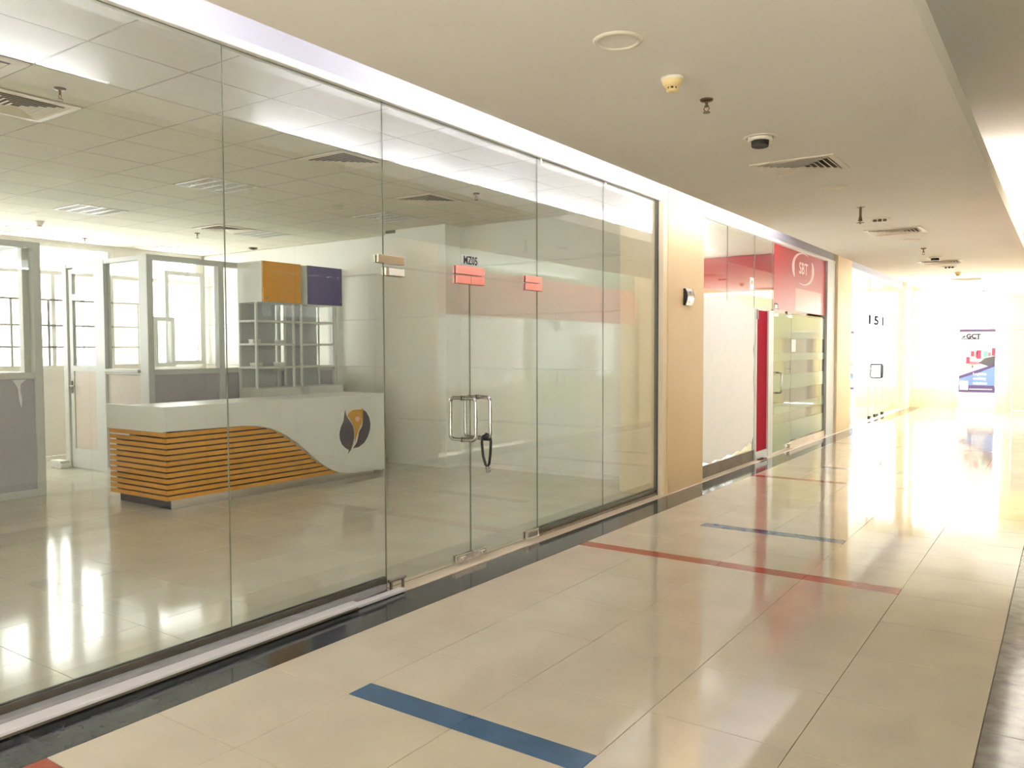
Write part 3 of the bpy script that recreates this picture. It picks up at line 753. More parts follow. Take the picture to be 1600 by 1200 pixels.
def patch(parent, ya, yb, z0, z1, split=None, pm='patch_steel', vsplit=None, name='patch_fitting'):
    """clamp plates on both faces of the glass; split = height of the joint, vsplit = y of the joint"""
    zs_ = [(z0, z1)] if split is None else [(z0, split-0.003), (split+0.003, z1)]
    o = None
    for i, (a, b) in enumerate(zs_):
        segs = [(ya, yb)] if (vsplit is None or i == 1) else [(ya, vsplit-0.002), (vsplit+0.002, yb)]
        for (p, q) in segs:
            mb = MB().box(GX+TH+0.0005, GX+TH+0.017, p, q, a, b, bev=0.003)
            mb.box(GX-TH-0.017, GX-TH-0.0005, p, q, a, b, bev=0.003)
            o = part(name, mb, pm, parent)
    return o
def glass_door(ya, yb, label, mount, inner_side):
    t = thing('glass_door', label, 'door', (GX, (ya+yb)/2, 0.012), 'pair of frameless glass doors')
    part('pane', MB().pane(GX-TH, GX+TH, ya+0.003, yb-0.003, 0.02, 2.15, 0), ['clear_glass', 'glass_edge'], t)
    h = MB()
    so, z0, z1, r = 0.12, 0.935, 1.245, 0.0135
    for sgn in (1, -1):
        xg = GX+sgn*(TH+0.001); xo = GX+sgn*so
        cr_ = 0.035; pts = [(xg, mount, z1)]
        for q in range(0, 7):
            a = math.pi/2*q/6
            pts.append((xo-sgn*cr_+sgn*cr_*math.sin(a), mount, z1-cr_+cr_*math.cos(a)))
        for q in range(0, 7):
            a = math.pi/2*q/6
            pts.append((xo-sgn*cr_+sgn*cr_*math.cos(a), mount, z0+cr_-cr_*math.sin(a)))
        pts.append((xg, mount, z0))
        ho = part('pull_handle', MB().tube(pts, r, 14), 'chrome', t)
        for z in (z0, z1):
            part('collar', MB().cyl((xg, mount, z), (xg+sgn*0.012, mount, z), 0.019, n=18), 'chrome', ho)
    return t
dl = glass_door(3.87, 4.79, 'left leaf of the frameless glass double door', 4.705, -1)
dr = glass_door(4.79, 5.72, 'right leaf of the frameless glass double door with black cable lock', 4.885, 1)
# top patches
patch(dl, 3.80, 4.055, 2.157+0.012, 2.225); patch(dl, 3.87, 4.055, 2.09, 2.145)
part('patch_cover', MB().box(GX+TH+0.0165, GX+TH+0.021, 3.90, 4.05, 2.095, 2.142, bev=0.002), 'soffit_paint', dl)
patch(dr, 4.615, 4.955, 2.160, 2.225, pm='patch_red_reflection'); 
patch(dl, 4.615, 4.787, 2.09, 2.154, pm='patch_red_reflection'); patch(dr, 4.793, 4.955, 2.09, 2.154, pm='patch_red_reflection')
patch(dr, 5.53, 5.77, 2.160, 2.215, pm='patch_red_reflection'); patch(dr, 5.53, 5.77, 2.095, 2.154, pm='patch_red_reflection')
# bottom patches with lock cylinders
patch(dl, 4.59, 4.787, 0.02, 0.082); patch(dr, 4.793, 4.96, 0.02, 0.082)
for q, (y, dd) in enumerate(((4.66, dl), (4.90, dr))):
    part('lock_cylinder', MB().box(GX+TH+0.0165, GX+TH+0.028, y-0.035, y+0.035, 0.03, 0.068, bev=0.004).cyl((GX+TH+0.02, y, 0.049), (GX+TH+0.031, y, 0.049), 0.011, n=14), 'patch_steel', dd)
patch(dr, 5.52, 5.718, 0.02, 0.09)
part('patch_cover', MB().box(GX+TH+0.0165, GX+TH+0.020, 5.55, 5.69, 0.035, 0.072, bev=0.003), 'dull_steel', dr)
# unit number over the doors
num = thing('number_plate', 'small clear unit number plate reading MZ05 over the glass doors', 'sign', (GX+TH, 4.79, 2.23))
part('number_backing', MB().box(GX+TH+0.0005, GX+TH+0.004, 4.69, 4.895, 2.228, 2.305, bev=0.001), 'banner_grey', num)
tm = MB(); text_mesh(tm, 'MZ05', 0.083, lambda u, v, t: onX(4.793+u, 2.266+v, t), 0, GX+TH+0.0048, sx=0.86, bold=0.002)
part('number_lettering', tm, 'black', num)
# cable lock hanging from the right outer handle
lk = thing('cable_lock', 'black looped cable lock hanging from the right door handle', 'lock', (GX+0.09, 4.885, 0.93))
hx0 = GX+0.075
pts = []
for q in range(0, 21):
    a = 2*math.pi*q/20
    pts.append((hx0+0.02+0.032*math.cos(a)*(0.7+0.0*q), 4.885+0.012*math.sin(2*a), 0.82-0.135*math.sin(a+math.pi/2)*1.0))
loop = [(hx0-0.02, 4.872, 0.947), (hx0-0.024, 4.868, 0.90), (hx0-0.016, 4.873, 0.80), (hx0+0.0, 4.882, 0.735), (hx0+0.012, 4.887, 0.715), (hx0+0.028, 4.89, 0.74), (hx0+0.036, 4.895, 0.82), (hx0+0.038, 4.90, 0.91), (hx0+0.03, 4.90, 0.955), (hx0+0.005, 4.886, 0.968)]
part('cable', MB().tube(loop, 0.0105, 10, closed=True), 'black_rubber', lk)
part('wrap', MB().tube([(hx0-0.03, 4.885, 0.935), (hx0+0.03, 4.885, 0.936)], 0.021, 12), 'black_rubber', lk)
part('lock_head', MB().cyl((hx0+0.012, 4.887, 0.72), (hx0+0.016, 4.889, 0.672), 0.016, 0.013, n=14), 'dull_steel', lk)
part('key_ring', MB().tube([(hx0+0.03+0.012*math.cos(a), 4.892, 0.695+0.016*math.sin(a)) for a in [2*math.pi*i/12 for i in range(12)]], 0.0035, 6, closed=True), 'chrome', lk)

# left side base: channel, dusty ledge and loose boards
struct('trim_6', MB().box(-3.725, -3.690, Y0, 3.87, 0.006, 0.10, bev=0.003).box(-3.688, -3.683, Y0, 3.86, 0.085, 0.10), 'channel_dark', 'dark metal base channel under the left glass panels', 'channel')
led = solo('stone_ledge', MB().prism([(-3.69, -2.0), (-3.69, 3.80), (-3.672, 3.845), (-3.655, 3.82), (-3.637, 3.60), (-3.637, -2.0)], lambda u, v, t: Vector((u, v, t)), 0.030, 0.062), 'dusty_grey', 'dusty grey stone ledge along the base of the left glass panels', 'ledge', (-3.65, 1.0, 0.03))
solo('loose_board', MB().box(-3.632, -3.575, -1.2, 3.49, 0.0065, 0.030, 1).box(-3.634, -3.548, -1.2, 3.50, 0.030, 0.047, bev=0.002), ['plank_white', 'curb_brown'], 'long white loose board on the sill before the left glass panels', 'board', (-3.6, 1.2, 0.01))  # brown lower box draws the dark shadow under the board
solo('loose_board.001', MB().box(-3.640, -3.585, 3.505, 3.93, 0.0065, 0.026, bev=0.002), 'plank_white', 'short white loose board on the sill just left of the doors', 'board', (-3.66, 3.7, 0.01))
solo('floor_rail', MB().cyl((-3.668, 3.86, 0.075), (-3.668, 4.02, 0.075), 0.012, n=10).box(-3.675, -3.660, 3.875, 3.89, 0.006, 0.07).box(-3.675, -3.660, 3.99, 4.005, 0.006, 0.07), 'dull_steel', 'short steel rail at the floor left of the glass doors', 'rail', (-3.668, 3.86, 0.006))
struct('trim_7', MB().box(-3.74, -3.715, 5.73, 8.11, 0.006, 0.085).box(-3.715, -3.690, 5.73, 8.11, 0.006, 0.03), 'curb_brown', 'low dull brown curb under the right glass panels', 'curb')
struct('trim_8', MB().box(-3.708, -3.692, 5.73, 8.11, 0.07, 0.08), 'glass_edge', 'dark green glazing strip along bottom of right glass panels', 'trim')

# device on the column
dv = thing('wall_device', 'small curved silver and black wall device high on the cream column', 'device', (-3.615, 8.74, 2.2))
n = 9
pf = [(-0.095+0.19*i/(n-1), 0.022+0.026*math.sin(math.pi*i/(n-1))) for i in range(n)]
poly = [(0.0, -0.095)]+[(d_, z_) for z_, d_ in pf]+[(0.0, 0.095)]
part('housing', MB().prism(poly, lambda u, v, t: Vector((-3.6148+u, t, 2.20+v)), 8.645, 8.86), 'black', dv)
fc = MB()
for (z_, d_), (z2, d2) in zip(pf[:-1], pf[1:]):
    fc.add([(-3.6135+d_, 8.66, 2.2+z_), (-3.6135+d_, 8.845, 2.2+z_), (-3.6135+d2, 8.845, 2.2+z2), (-3.6135+d2, 8.66, 2.2+z2)], [(0, 1, 2, 3)])
part('face_plate', fc, 'brushed_steel', dv)
part('button', MB().cyl((-3.575, 8.75, 2.245), (-3.566, 8.75, 2.245), 0.022, n=18), 'dull_steel', dv)
part('button', MB().cyl((-3.575, 8.75, 2.155), (-3.566, 8.75, 2.155), 0.024, n=18), 'patch_steel', dv)
part('label_strip', MB().box(-3.571, -3.564, 8.675, 8.835, 2.19, 2.21), 'logo_white', dv)

# ------------------------------------------------------------------ second shop: white painted glass, red panel, frosted doors, red sign
struct('floor.002', MB().box(-7.2, -3.62, 9.0, 24.5, -0.12, 0.0), 'shop_tile', 'beige floor inside the shops further down the corridor', 'floor')
struct('ceiling.004', MB().box(-7.2, -3.84, 9.0, 16.5, 3.32, 3.42), 'ceiling_tile', 'grey ceiling inside the red signed shop', 'ceiling')
struct('wall_inner', MB().box(-7.3, -7.2, SHOP_Y+0.14, 9.4, 0, 3.4).box(-7.3, -7.2, 14.0, 16.5, 0, 3.4).box(-7.3, -7.2, 9.4, 14.0, 0, 1.0).box(-7.3, -7.2, 9.4, 14.0, 2.7, 3.4), 'shop_wall_cream', 'cream back wall inside the red signed shop', 'wall')
struct('wall_divider', MB().box(-9.0, -4.3, 16.4, 16.55, 0, 3.6), 'shop_wall_cream', 'cream wall dividing the two far shops', 'wall')
rf = thing('red_fascia', 'dark red fascia board with white edging inside the second shop', 'fascia', (-5.5, 14.6, 2.66))
part('fascia_board', MB().box(-7.19, -3.95, 14.6, 14.66, 2.66, 3.31), 'red_wall', rf)
part('edging', MB().box(-7.19, -3.95, 14.56, 14.66, 2.585, 2.66), 'white_metal', rf)
part('edging', MB().box(-4.05, -3.95, 14.565, 14.6, 2.66, 3.31), 'white_metal', rf)
struct('wall_inner.001', MB().box(-7.19, -3.84, 14.7, 14.8, 0, 3.3), 'shop_wall_cream', 'cream inner wall under the red fascia in the second shop', 'wall')
w = thing('window_11', 'unseen window added at the back of the second shop for daylight', 'window', (-7.25, 11.7, 1.0), kind='structure')  # added out of view to let daylight into the second shop
fr = MB()
for y in (9.4, 10.9, 12.4, 13.94): fr.box(-7.28, -7.22, y, y+0.06, 1.0, 2.7)
part('window_frame', fr, 'white_metal', w)
part('pane', MB().box(-7.253, -7.247, 9.46, 13.94, 1.0, 2.7), 'window_glass', w)
G2 = 'glass panels of the red signed shop'
glass_panel(9.27, 10.30, 0.1, HG-0.01, 'glass panel of second shop beside the cream column', group=G2)
glass_panel(10.30, 11.40, 0.1, HG-0.01, 'glass panel of second shop with white painted lower part', group=G2)
glass_panel(11.40, 12.26, 2.205, HG-0.01, 'glass panel of second shop above the dark red panel', group=G2)
glass_panel(12.26, 15.42, 2.21, HG-0.01, 'wide glass panel behind the red film sign', group=G2)
wp = [(9.285, 0.19), (9.285, 2.225), (9.9, 2.235), (10.34, 2.24), (10.75, 2.235), (10.92, 2.20), (11.2, 2.195), (11.385, 2.19), (11.38, 1.72), (11.34, 1.6), (11.375, 1.45), (11.35, 1.2), (11.375, 0.9), (11.37, 0.36), (11.3, 0.27), (11.2, 0.30), (11.1, 0.24), (11.0, 0.25), (10.85, 0.20), (10.7, 0.225), (10.5, 0.19), (10.3, 0.21), (10.1, 0.17), (9.9, 0.20), (9.7, 0.165), (9.5, 0.205)]
solo('white_board', MB().prism(wp, onX, GX+TH+0.002, GX+TH+0.010), 'white_paint', 'white painted board with ragged lower edge closing the second shop', 'board', (GX+0.01, 10.3, 0.17))
struct('trim_9', MB().box(-3.75, -3.692, 9.28, 11.42, 0.006, 0.16, bev=0.003), 'curb_brown', 'worn grey brown curb under the white painted board', 'curb')
rp_ = thing('red_side_panel', 'narrow dark red panel in pale frame beside the frosted door', 'panel', (GX, 11.8, 0.0))
part('panel_face', MB().box(GX-0.02, GX+0.004, 11.46, 12.00, 0.12, 2.165), 'red_panel', rp_)
fr = MB(); fr.box(GX-0.03, GX+0.03, 12.00, 12.235, 0.006, 2.18); fr.box(GX-0.03, GX+0.03, 11.42, 11.46, 0.006, 2.18); fr.box(GX-0.03, GX+0.025, 11.46, 12.0, 0.006, 0.12)
part('panel_frame', fr, 'frame_aluminium', rp_)
part('floor_bracket', MB().box(GX+0.03, GX+0.10, 11.5, 11.75, 0.006, 0.02).cyl((GX+0.07, 11.62, 0.02), (GX+0.07, 11.62, 0.03), 0.02), 'tape_brown', rp_)
part('hinge_block', MB().box(GX+0.026, GX+0.05, 11.425, 11.455, 2.03, 2.17, bev=0.004), 'dull_steel', rp_)
stk = thing('sticker_card', 'small white sticker on the upper glass above the white board', 'sticker', (GX+TH, 11.28, 2.44))
part('sticker_sheet', MB().box(GX+TH+0.0005, GX+TH+0.0015, 11.20, 11.36, 2.44, 2.61), 'white_paint', stk)
part('sticker_print', MB().box(GX+TH+0.0016, GX+TH+0.0022, 11.24, 11.32, 2.52, 2.57), 'pale_red', stk)
# frosted door and fixed panel
bandz = [(0.02, 0.44), (0.60, 0.74), (0.97, 1.20), (1.42, 1.54), (1.78, 2.15)]
fd = thing('frosted_door', 'frosted striped glass door with steel pull handle in second shop', 'door', (GX, 12.75, 0))
part('pane', MB().pane(GX-TH, GX+TH, 12.29, 13.24, 0.02, 2.15, 0), ['tinted_glass', 'glass_edge'], fd)
part('edge_seal', MB().box(GX-0.012, GX+0.012, 12.245, 12.288, 0.02, 2.15), 'black', fd)
for a, b in bandz: part('frosted_band', MB().box(GX+TH+0.0004, GX+TH+0.0014, 12.29, 13.24, a, b), 'frosted_glass', fd)
pts = [(GX+TH, 12.42, 1.245), (GX+0.075, 12.42, 1.245), (GX+0.095, 12.42, 1.235), (GX+0.10, 12.42, 1.21), (GX+0.10, 12.42, 0.97), (GX+0.095, 12.42, 0.945), (GX+0.075, 12.42, 0.935), (GX+TH, 12.42, 0.935)]
part('pull_handle', MB().tube(pts, 0.014, 12), 'chrome', fd)
part('patch_fitting', MB().box(GX-0.02, GX+0.022, 12.27, 12.50, 2.10, 2.15, bev=0.003), 'patch_steel', fd)
part('patch_fitting', MB().box(GX-0.02, GX+0.022, 13.02, 13.235, 2.10, 2.15, bev=0.003), 'patch_steel', fd)
part('patch_fitting', MB().box(GX-0.02, GX+0.024, 13.0, 13.235, 0.02, 0.09, bev=0.003), 'patch_steel', fd)
part('lock_cylinder', MB().cyl((GX+0.02, 13.05, 0.055), (GX+0.05, 13.05, 0.055), 0.03, n=14), 'chrome', fd)
fp = thing('frosted_panel', 'fixed frosted striped glass panel right of the frosted door', 'panel', (GX, 14.3, 0.1))
part('pane', MB().pane(GX-TH, GX+TH, 13.25, 15.41, 0.11, 2.175, 0), ['tinted_glass', 'glass_edge'], fp)
for a, b in bandz: part('frosted_band', MB().box(GX+TH+0.0004, GX+TH+0.0014, 13.255, 15.40, max(a, 0.13), b), 'frosted_glass', fp)
for z0, z1 in ((0.45, 0.59), (0.76, 0.96), (1.21, 1.41), (1.55, 1.77)):
    part('white_square', MB().box(GX-TH-0.004, GX-TH-0.001, 14.60, 15.12, z0, z1), 'white_paint', fp)  # pale column's reflection in the clear strips, painted as white squares
part('white_square', MB().box(GX+TH+0.0015, GX+TH+0.003, 13.08+0.2, 13.52, 1.56, 1.76), 'white_paint', fp)
part('base_sill', MB().box(GX-0.03, GX+0.02, 13.25, 15.41, 0.006, 0.108), 'sill_stone', fp)
tb = MB(); tb.box(GX-0.02, GX+0.02, 12.245, 12.42, 2.152, 2.20, bev=0.003); tb.box(GX-0.012, GX+0.012, 12.42, 13.24, 2.153, 2.163)
tb.box(GX-0.02, GX+0.022, 12.98, 13.05, 2.152, 2.20, bev=0.003); tb.box(GX-0.02, GX+0.022, 13.05, 13.2, 2.152, 2.18, bev=0.003)
solo('door_header', tb, 'bronze', 'thin dark metal header rod over the frosted door', 'header', (GX, 12.7, 2.15))
solo('header_card', MB().box(GX+TH+0.001, GX+TH+0.003, 12.33, 12.52, 2.21, 2.30).box(GX+TH+0.003, GX+TH+0.004, 12.355, 12.495, 2.225, 2.285), ['logo_white'], 'small square pale card on glass above the frosted door', 'card', (GX+TH, 12.42, 2.21))
# red sign
sg = thing('red_film_sign', 'red film sign with white ringed SBT letters on shop glass', 'sign', (GX+TH, 13.85, 2.2))
part('film', MB().box(GX+TH+0.001, GX+TH+0.003, 12.30, 15.40, 2.215, HG-0.02), 'red_film', sg)
XL = GX+TH+0.0055
part('film', MB().box(GX+TH+0.0031, GX+TH+0.004, 13.45, 15.10, 2.23, 2.60), 'pale_red', sg, label='pale reflection painted on the lower film')  # reflection over the sign's lower part, put in as a paler colour
tm = MB(); text_mesh(tm, 'SBT', 0.265, lambda u, v, t: onX(13.92+u, 2.935+v, t), 0, XL, sx=1.25, bold=0.006)
part('sign_lettering', tm, 'logo_rose', sg)
def arc(cx, cy_, rx, ry, a0, a1, wmax, peak):
    """open swoosh: a sliver of ring that swells to wmax near fraction peak"""
    out, inn = [], []
    for q in range(33):
        t_ = q/32; a = math.radians(a0+(a1-a0)*t_)
        w = 0.006+(wmax-0.006)*(t_/peak if t_ < peak else max(0.25, 1-0.75*(t_-peak)/(1-peak)))
        out.append((cx+rx*math.cos(a), cy_+ry*math.sin(a))); inn.append((cx+rx*(1-w/ry)*math.cos(a), cy_+(ry-w)*math.sin(a)))
    return out+inn[::-1]
part('swoosh', MB().prism(arc(13.90, 2.94, 0.66, 0.265, 62, 218, 0.062, 0.8), onX, XL-0.0005, XL), 'logo_rose', sg)
part('swoosh', MB().prism(arc(13.94, 2.935, 0.66, 0.265, -115, 36, 0.062, 0.8), onX, XL-0.0005, XL), 'logo_rose', sg)

# ------------------------------------------------------------------ third shop and corridor end
G3 = 'glass panels of the far bright shop'
for a, b, lab in ((17.2, 19.45, 'glass panel of the far shop beside its cream column'), (21.18, 23.6, 'furthest glass panel of the far bright shop')):
    glass_panel(a, b, 0.06, HG-0.01, lab, 'window_glass', group=G3)
glass_panel(19.45, 21.18, 2.16, HG-0.01, 'glass transom over the far shop doors', 'window_glass', group=G3)
for ya, yb, my, lab in ((19.45, 20.31, 20.22, 'left glass door of the far bright shop'), (20.31, 21.18, 20.40, 'right glass door of the far bright shop')):
    t = thing('far_glass_door', lab, 'door', (GX, ya, 0.02), 'glass doors of the far bright shop')
    part('pane', MB().pane(GX-TH, GX+TH, ya+0.003, yb-0.003, 0.02, 2.15, 0), ['window_glass', 'glass_edge'], t)
    for sgn in (1, -1):
        xo = GX+sgn*0.12; xg = GX+sgn*TH
        part('pull_handle', MB().tube([(xg, my, 1.24), (xo-sgn*0.01, my, 1.24), (xo, my, 1.22), (xo, my, 0.95), (xo-sgn*0.01, my, 0.93), (xg, my, 0.93)], 0.017, 10), 'black', t)
    for y in (ya+0.1, yb-0.1):
        part('patch_fitting', MB().box(GX-0.025, GX+0.025, y-0.09, y+0.09, 0.02, 0.09, bev=0.003), 'black', t)
tn = thing('number_plate', 'large faint unit number lettering on far shop glass', 'sign', (GX+TH, 20.2, 2.2))
tm = MB(); text_mesh(tm, 'I 5 I', 0.28, lambda u, v, t: onX(20.2+u, 2.25+v, t), 0, GX+TH+0.003, sx=4.2, bold=0.012)
part('number_lettering', tm, 'matte_black', tn)
struct('ceiling.005', MB().box(-8.2, -3.84, 16.5, 24.5, 3.32, 3.42), 'ceiling_tile', 'ceiling inside the far bright shop', 'ceiling')
wo = MB(); wo.box(-8.2, -8.05, 16.55, 24.5, 0, 0.9); wo.box(-8.2, -8.05, 16.55, 24.5, 2.6, 3.4)
for y in (16.55, 20.4, 24.3): wo.box(-8.2, -8.05, y, y+0.2, 0.9, 2.6)
struct('wall_outer.001', wo, 'yellow_wall', 'outer wall of the far bright shop', 'wall')
for n_, (ya, yb) in enumerate(((16.75, 20.4), (20.6, 24.3))):
    w = thing('window_%d' % (6+n_), ['bright window of the far shop, nearer', 'bright window of the far shop, further'][n_], 'window', (-8.1, ya, 0.9), kind='structure')
    fr = MB()
    for y in (ya, (ya+yb)/2, yb-0.06): fr.box(-8.15, -8.09, y, y+0.06, 0.9, 2.6)
    fr.box(-8.149, -8.091, ya, yb, 0.9, 0.96); fr.box(-8.149, -8.091, ya, yb, 2.54, 2.6)
    part('window_frame', fr, 'frame_aluminium', w)
    part('pane', MB().box(-8.123, -8.117, ya+0.06, yb-0.06, 0.96, 2.54), 'window_glass', w)
# end wall of the corridor and of the far shop
we = MB()
we.box(-3.9, -3.55, Y1, Y1+0.2, 0, 3.75); we.box(-3.55, -1.42, Y1, Y1+0.2, 0, 0.53); we.box(-3.55, -1.42, Y1, Y1+0.2, 3.22, 3.75)
we.box(-1.42, 0.75, Y1, Y1+0.2, 2.2, 3.75); we.box(-1.42, -1.28, Y1, Y1+0.2, 0, 2.2); we.box(-0.30, 0.75, Y1, Y1+0.2, 0, 2.2)
struct('wall_end', we, 'yellow_wall', 'pale yellow end wall of the corridor around window and grey door', 'wall')
we2 = MB(); we2.box(-8.2, -3.9, Y1, Y1+0.2, 0, 0.7); we2.box(-8.2, -3.9, Y1, Y1+0.2, 3.05, 3.6); we2.box(-8.2, -8.0, Y1, Y1+0.2, 0.7, 3.05); we2.box(-4.2, -3.9, Y1, Y1+0.2, 0.7, 3.05)
struct('wall_end.001', we2, 'yellow_wall', 'end wall of the far bright shop', 'wall')
for n_, (xa, xb, za, zb, lab) in enumerate(((-3.55, -1.42, 0.53, 3.22, 'large overexposed window at the end of the corridor'), (-8.0, -4.2, 0.7, 3.05, 'large bright end window of the far shop'))):
    w = thing('window_%d' % (8+n_), lab, 'window', (xa, Y1, za), kind='structure')
    fr = MB()
    for x in (xa, (xa+xb)/2-0.03, xb-0.06): fr.box(x, x+0.06, Y1+0.03, Y1+0.09, za, zb)
    fr.box(xa, xb, Y1+0.031, Y1+0.089, za, za+0.06); fr.box(xa, xb, Y1+0.031, Y1+0.089, zb-0.06, zb); 
    part('window_frame', fr, 'white_metal', w)
    part('pane', MB().box(xa+0.06, xb-0.06, Y1+0.057, Y1+0.063, za+0.06, zb-0.06), 'window_glass', w)
dd = thing('door_1', 'grey flush door in cream frame at the right end of the corridor', 'door', (-0.8, Y1, 0), kind='structure')
fr = MB(); fr.box(-1.28, -1.21, Y1-0.03, Y1+0.06, 0, 2.2, bev=0.003); fr.box(-0.37, -0.30, Y1-0.03, Y1+0.06, 0, 2.2, bev=0.003); fr.box(-1.21, -0.37, Y1-0.03, Y1+0.06, 2.13, 2.2, bev=0.003)
part('door_frame', fr, 'column_paint', dd)
part('door_leaf', MB().box(-1.205, -0.375, Y1+0.005, Y1+0.05, 0.01, 2.125, bev=0.003), 'grey_door', dd)
part('door_handle', MB().cyl((-0.45, Y1+0.005, 1.02), (-0.45, Y1-0.045, 1.02), 0.012, n=10).box(-0.57, -0.44, Y1-0.055, Y1-0.035, 1.01, 1.03, bev=0.004), 'dull_steel', dd)

# roll-up banners
def banner(x0, x1, y, label, z0=0.05, z1=2.12):
    t = thing('rollup_banner', label, 'banner', ((x0+x1)/2, y, 0), 'roll-up banners at the corridor end')
    part('banner_base', MB().box(x0-0.06, x1+0.02, y-0.11, y+0.11, 0, 0.06, bev=0.01), 'banner_white', t)
    part('support_pole', MB().cyl(((x0+x1)/2, y+0.03, 0.06), ((x0+x1)/2, y+0.03, z1), 0.012, n=8), 'brushed_steel', t)
    w, h = x1-x0, z1-z0
    P = lambda u, v: (x0+u*w, z0+v*h)
    cloth = part('banner_cloth', MB().box(x0, x1, y-0.002, y+0.002, z0, z1), 'banner_white', t)
    def pc(name, pts, m, k=1, label=None):
        part(name, MB().prism([P(*p) for p in pts], onY, y-0.002-0.0006*k, y-0.002-0.0006*(k-1)), m, cloth)
    pc('print_bar', [(0, .962), (1, .962), (1, .995), (0, .995)], 'banner_purple')
    pc('print_photo', [(.06, .49), (.18, .53), (.36, .50), (.48, .53), (.48, .58), (.34, .62), (.03, .54)], 'banner_grey')
    pc('print_photo', [(.42, .585), (.60, .585), (.70, .63), (1, .66), (1, .53), (.80, .53), (.62, .555), (.42, .565)], 'banner_dark', 2)
    for a, b, c_, d_, m in ((.20, .30, .56, .645, 'banner_red'), (.33, .42, .65, .72, 'banner_red'), (.44, .51, .635, .715, 'banner_pink'), (.49, .61, .62, .73, 'banner_red'), (.66, .80, .645, .72, 'banner_teal'), (.80, .88, .655, .70, 'banner_pink'), (.90, 1.0, .66, .755, 'banner_red'), (.30, .56, .55, .585, 'banner_pink'), (.36, .40, .505, .54, 'banner_dark')):
        pc('print_photo', [(a, c_), (b, c_), (b, d_), (a, d_)], m, 3)
    pc('print_photo', [(.66, .80), (1, .87), (1, .80), (.80, .77)], 'banner_grey', 1)
    pc('print_field', [(0, .22), (1, .22), (1, .535), (.55, .455), (0, .375)], 'banner_blue', 1)
    pc('print_field', [(0, .365), (.55, .445), (1, .53), (1, .56), (.55, .49), (0, .40)], 'banner_navy', 4)
    pc('print_field', [(0, .195), (1, .195), (1, .285), (0, .285)], 'banner_navy', 4)
    pc('print_field', [(.03, .225), (.27, .225), (.27, .34), (.03, .34)], 'banner_white', 5)
    pc('print_field', [(.02, .035), (.95, .035), (.95, .045), (.02, .045)], 'banner_grey', 1)
    def tx(body, size, u, v, m, k=6, al='LEFT', bold=0.0):
        mb = MB(); text_mesh(mb, body, size, lambda a, b, t_: onY(P(u, v)[0]+a, P(u, v)[1]+b, t_), 0, y-0.002-0.0006*k, align=al, bold=bold)
        part('print_lettering', mb, m, cloth)
    tx('GCT', 0.16, .19, .905, 'logo_purple', 2, bold=0.009)
    pc('print_bar', [(.04, .868), (.56, .868), (.56, .878), (.04, .878)], 'logo_purple', 2)
    pc('print_bar', [(.04, .885), (.10, .905), (.17, .925), (.15, .89)], 'logo_purple', 2)
    for q, wd in enumerate(('Logistics', 'enabling', 'solutions')):
        tx(wd, 0.088, .40, .43-.058*q, 'banner_white', 6, bold=0.0035)
    pc('print_bar', [(.30, .232), (.93, .232), (.93, .242), (.30, .242)], 'banner_white', 6)
    return t
banner(-2.40, -1.57, 24.28, 'white and blue roll-up logistics banner before the end window')
banner(-5.75, -4.97, 24.1, 'roll-up logistics banner half hidden inside the far bright shop')

# ------------------------------------------------------------------ right hand shopfronts (seen only as reflections)
G4 = 'glass panels of the right hand shopfronts'
struct('wall_right.001', MB().box(3.0, 3.1, Y0, 9.6, 0, 3.6).box(3.0, 3.1, 15.6, 16.5, 0, 3.6).box(3.0, 3.1, 9.6, 15.6, 0, 0.8).box(3.0, 3.1, 9.6, 15.6, 2.9, 3.6).box(0.5, 3.0, 16.4, 16.5, 0, 3.6).box(0.65, 3.0, 8.5, 8.6, 0, 3.6), 'shop_wall', 'inner back wall of the right hand shops', 'wall')
struct('floor.003', MB().box(0.5, 3.0, Y0, 16.5, -0.1, 0), 'shop_tile', 'floor inside the right hand shops', 'floor')
struct('ceiling.006', MB().box(0.65, 3.0, Y0, 16.5, 3.3, 3.4), 'ceiling_tile', 'ceiling inside the right hand shops', 'ceiling')
w = thing('window_12', 'unseen back window added across the corridor to bring daylight', 'window', (3.05, 12.6, 0.8), kind='structure')  # added unseen so daylight glows through the frosted panels
for y in (9.6, 11.1, 12.6, 14.1, 15.54):
    part('mullion', MB().box(3.02, 3.08, y, y+0.06, 0.8, 2.9), 'white_metal', w)
part('pane', MB().box(3.047, 3.053, 9.66, 15.54, 0.8, 2.9), 'window_glass', w)
yq = -1.0
q = 0
names = ['second', 'third', 'fourth', 'fifth', 'sixth', 'seventh', 'eighth']
while yq < 7.8:
    glass_panel(yq, min(yq+1.27, 7.9), 0.05, HG, 'right hand shopfront glass panel, %s one from the camera' % names[min(q, 6)], 'clear_glass', x=GR, group=G4)
    yq += 1.27; q += 1
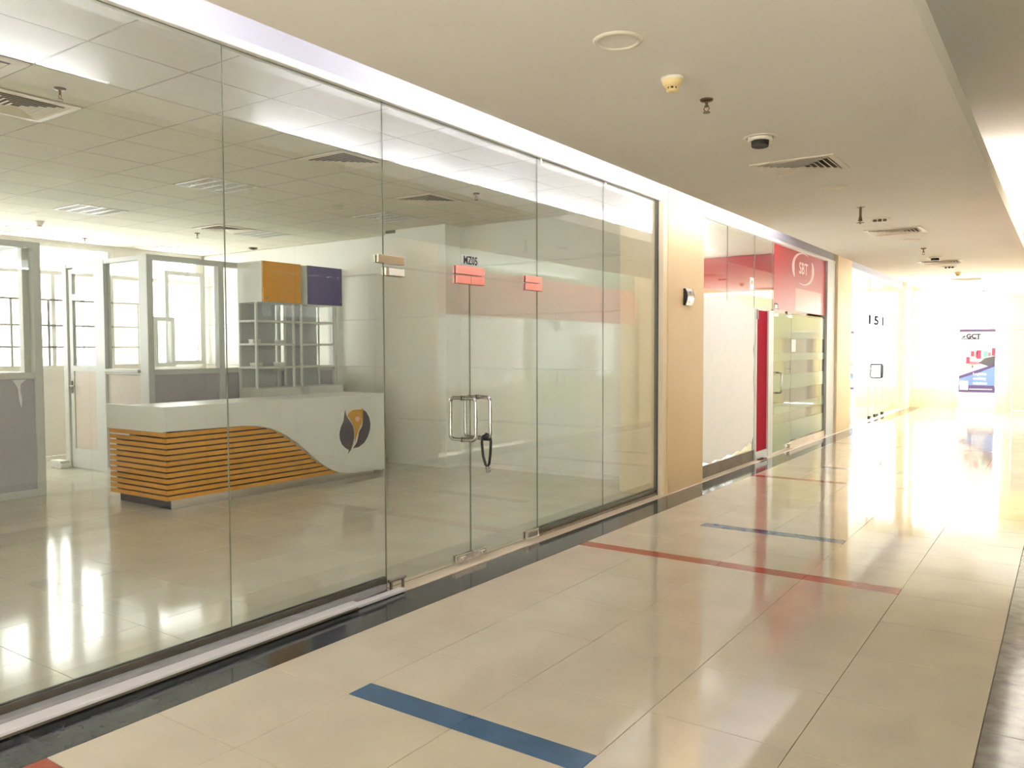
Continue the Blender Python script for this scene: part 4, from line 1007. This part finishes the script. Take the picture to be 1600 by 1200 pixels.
for a, b, lab in ((9.2, 11.8, 'pale frosted panel opposite the office doors'), (13.6, 16.0, 'pale frosted panel opposite the red signed shop')):
    solo('frosted_panel', MB().pane(GR-TH, GR+TH, a, b, 0.05, 2.15, 0), ['frosted_white', 'glass_edge'], lab, 'panel', (GR, a, 0.05))
for ya, yb, my, lab in ((11.8, 12.7, 12.58, 'left pale green door across the corridor'), (12.7, 13.6, 12.84, 'right pale green door across the corridor')):
    t = thing('opposite_door', lab, 'door', (GR, ya, 0.02), 'pale green doors across the corridor')
    part('pane', MB().pane(GR-TH, GR+TH, ya+0.003, yb-0.003, 0.02, 2.15, 0), ['frosted_glass', 'glass_edge'], t)
    part('pull_handle', MB().tube([(GR-TH, my, 1.24), (GR-0.09, my, 1.24), (GR-0.1, my, 1.22), (GR-0.1, my, 0.95), (GR-0.09, my, 0.93), (GR-TH, my, 0.93)], 0.014, 10), 'chrome', t)
solo('red_fascia', MB().box(GR-0.03, GR+0.02, 9.25, 15.95, 2.151, 2.858, bev=0.004), 'pale_red', 'pale red fascia over the doors across the corridor', 'fascia', (GR, 12.6, 2.2))
solo('upper_glass', MB().pane(GR-TH, GR+TH, 9.25, 15.95, 2.86, HG, 0), ['frosted_glass', 'glass_edge'], 'frosted glass strip over the red fascia across the corridor', 'glass', (GR, 12.6, 2.86))
struct('wall_right.002', MB().box(GR, GR+0.15, 17.2, 18.4, 0, 3.6).box(GR, GR+0.15, 22.6, 24.5, 0, 3.6).box(GR, GR+0.15, 18.4, 22.6, 2.8, 3.6).box(GR, GR+0.15, 18.4, 22.6, 0, 0.5), 'yellow_wall', 'pale yellow right hand wall near the corridor end', 'wall')
w = thing('window_10', 'unseen side window added at the right far end for daylight', 'window', (GR, 18.4, 0.5), kind='structure')  # added out of frame to flood the corridor end with daylight
for y in (18.4, 19.78, 21.16, 22.54):
    part('mullion', MB().box(GR+0.03, GR+0.09, y, y+0.06, 0.5, 2.8), 'frame_aluminium', w)
for y in (18.46, 19.84, 21.22):
    part('pane', MB().box(GR+0.056, GR+0.064, y, y+1.32, 0.5, 2.8), 'window_glass', w)
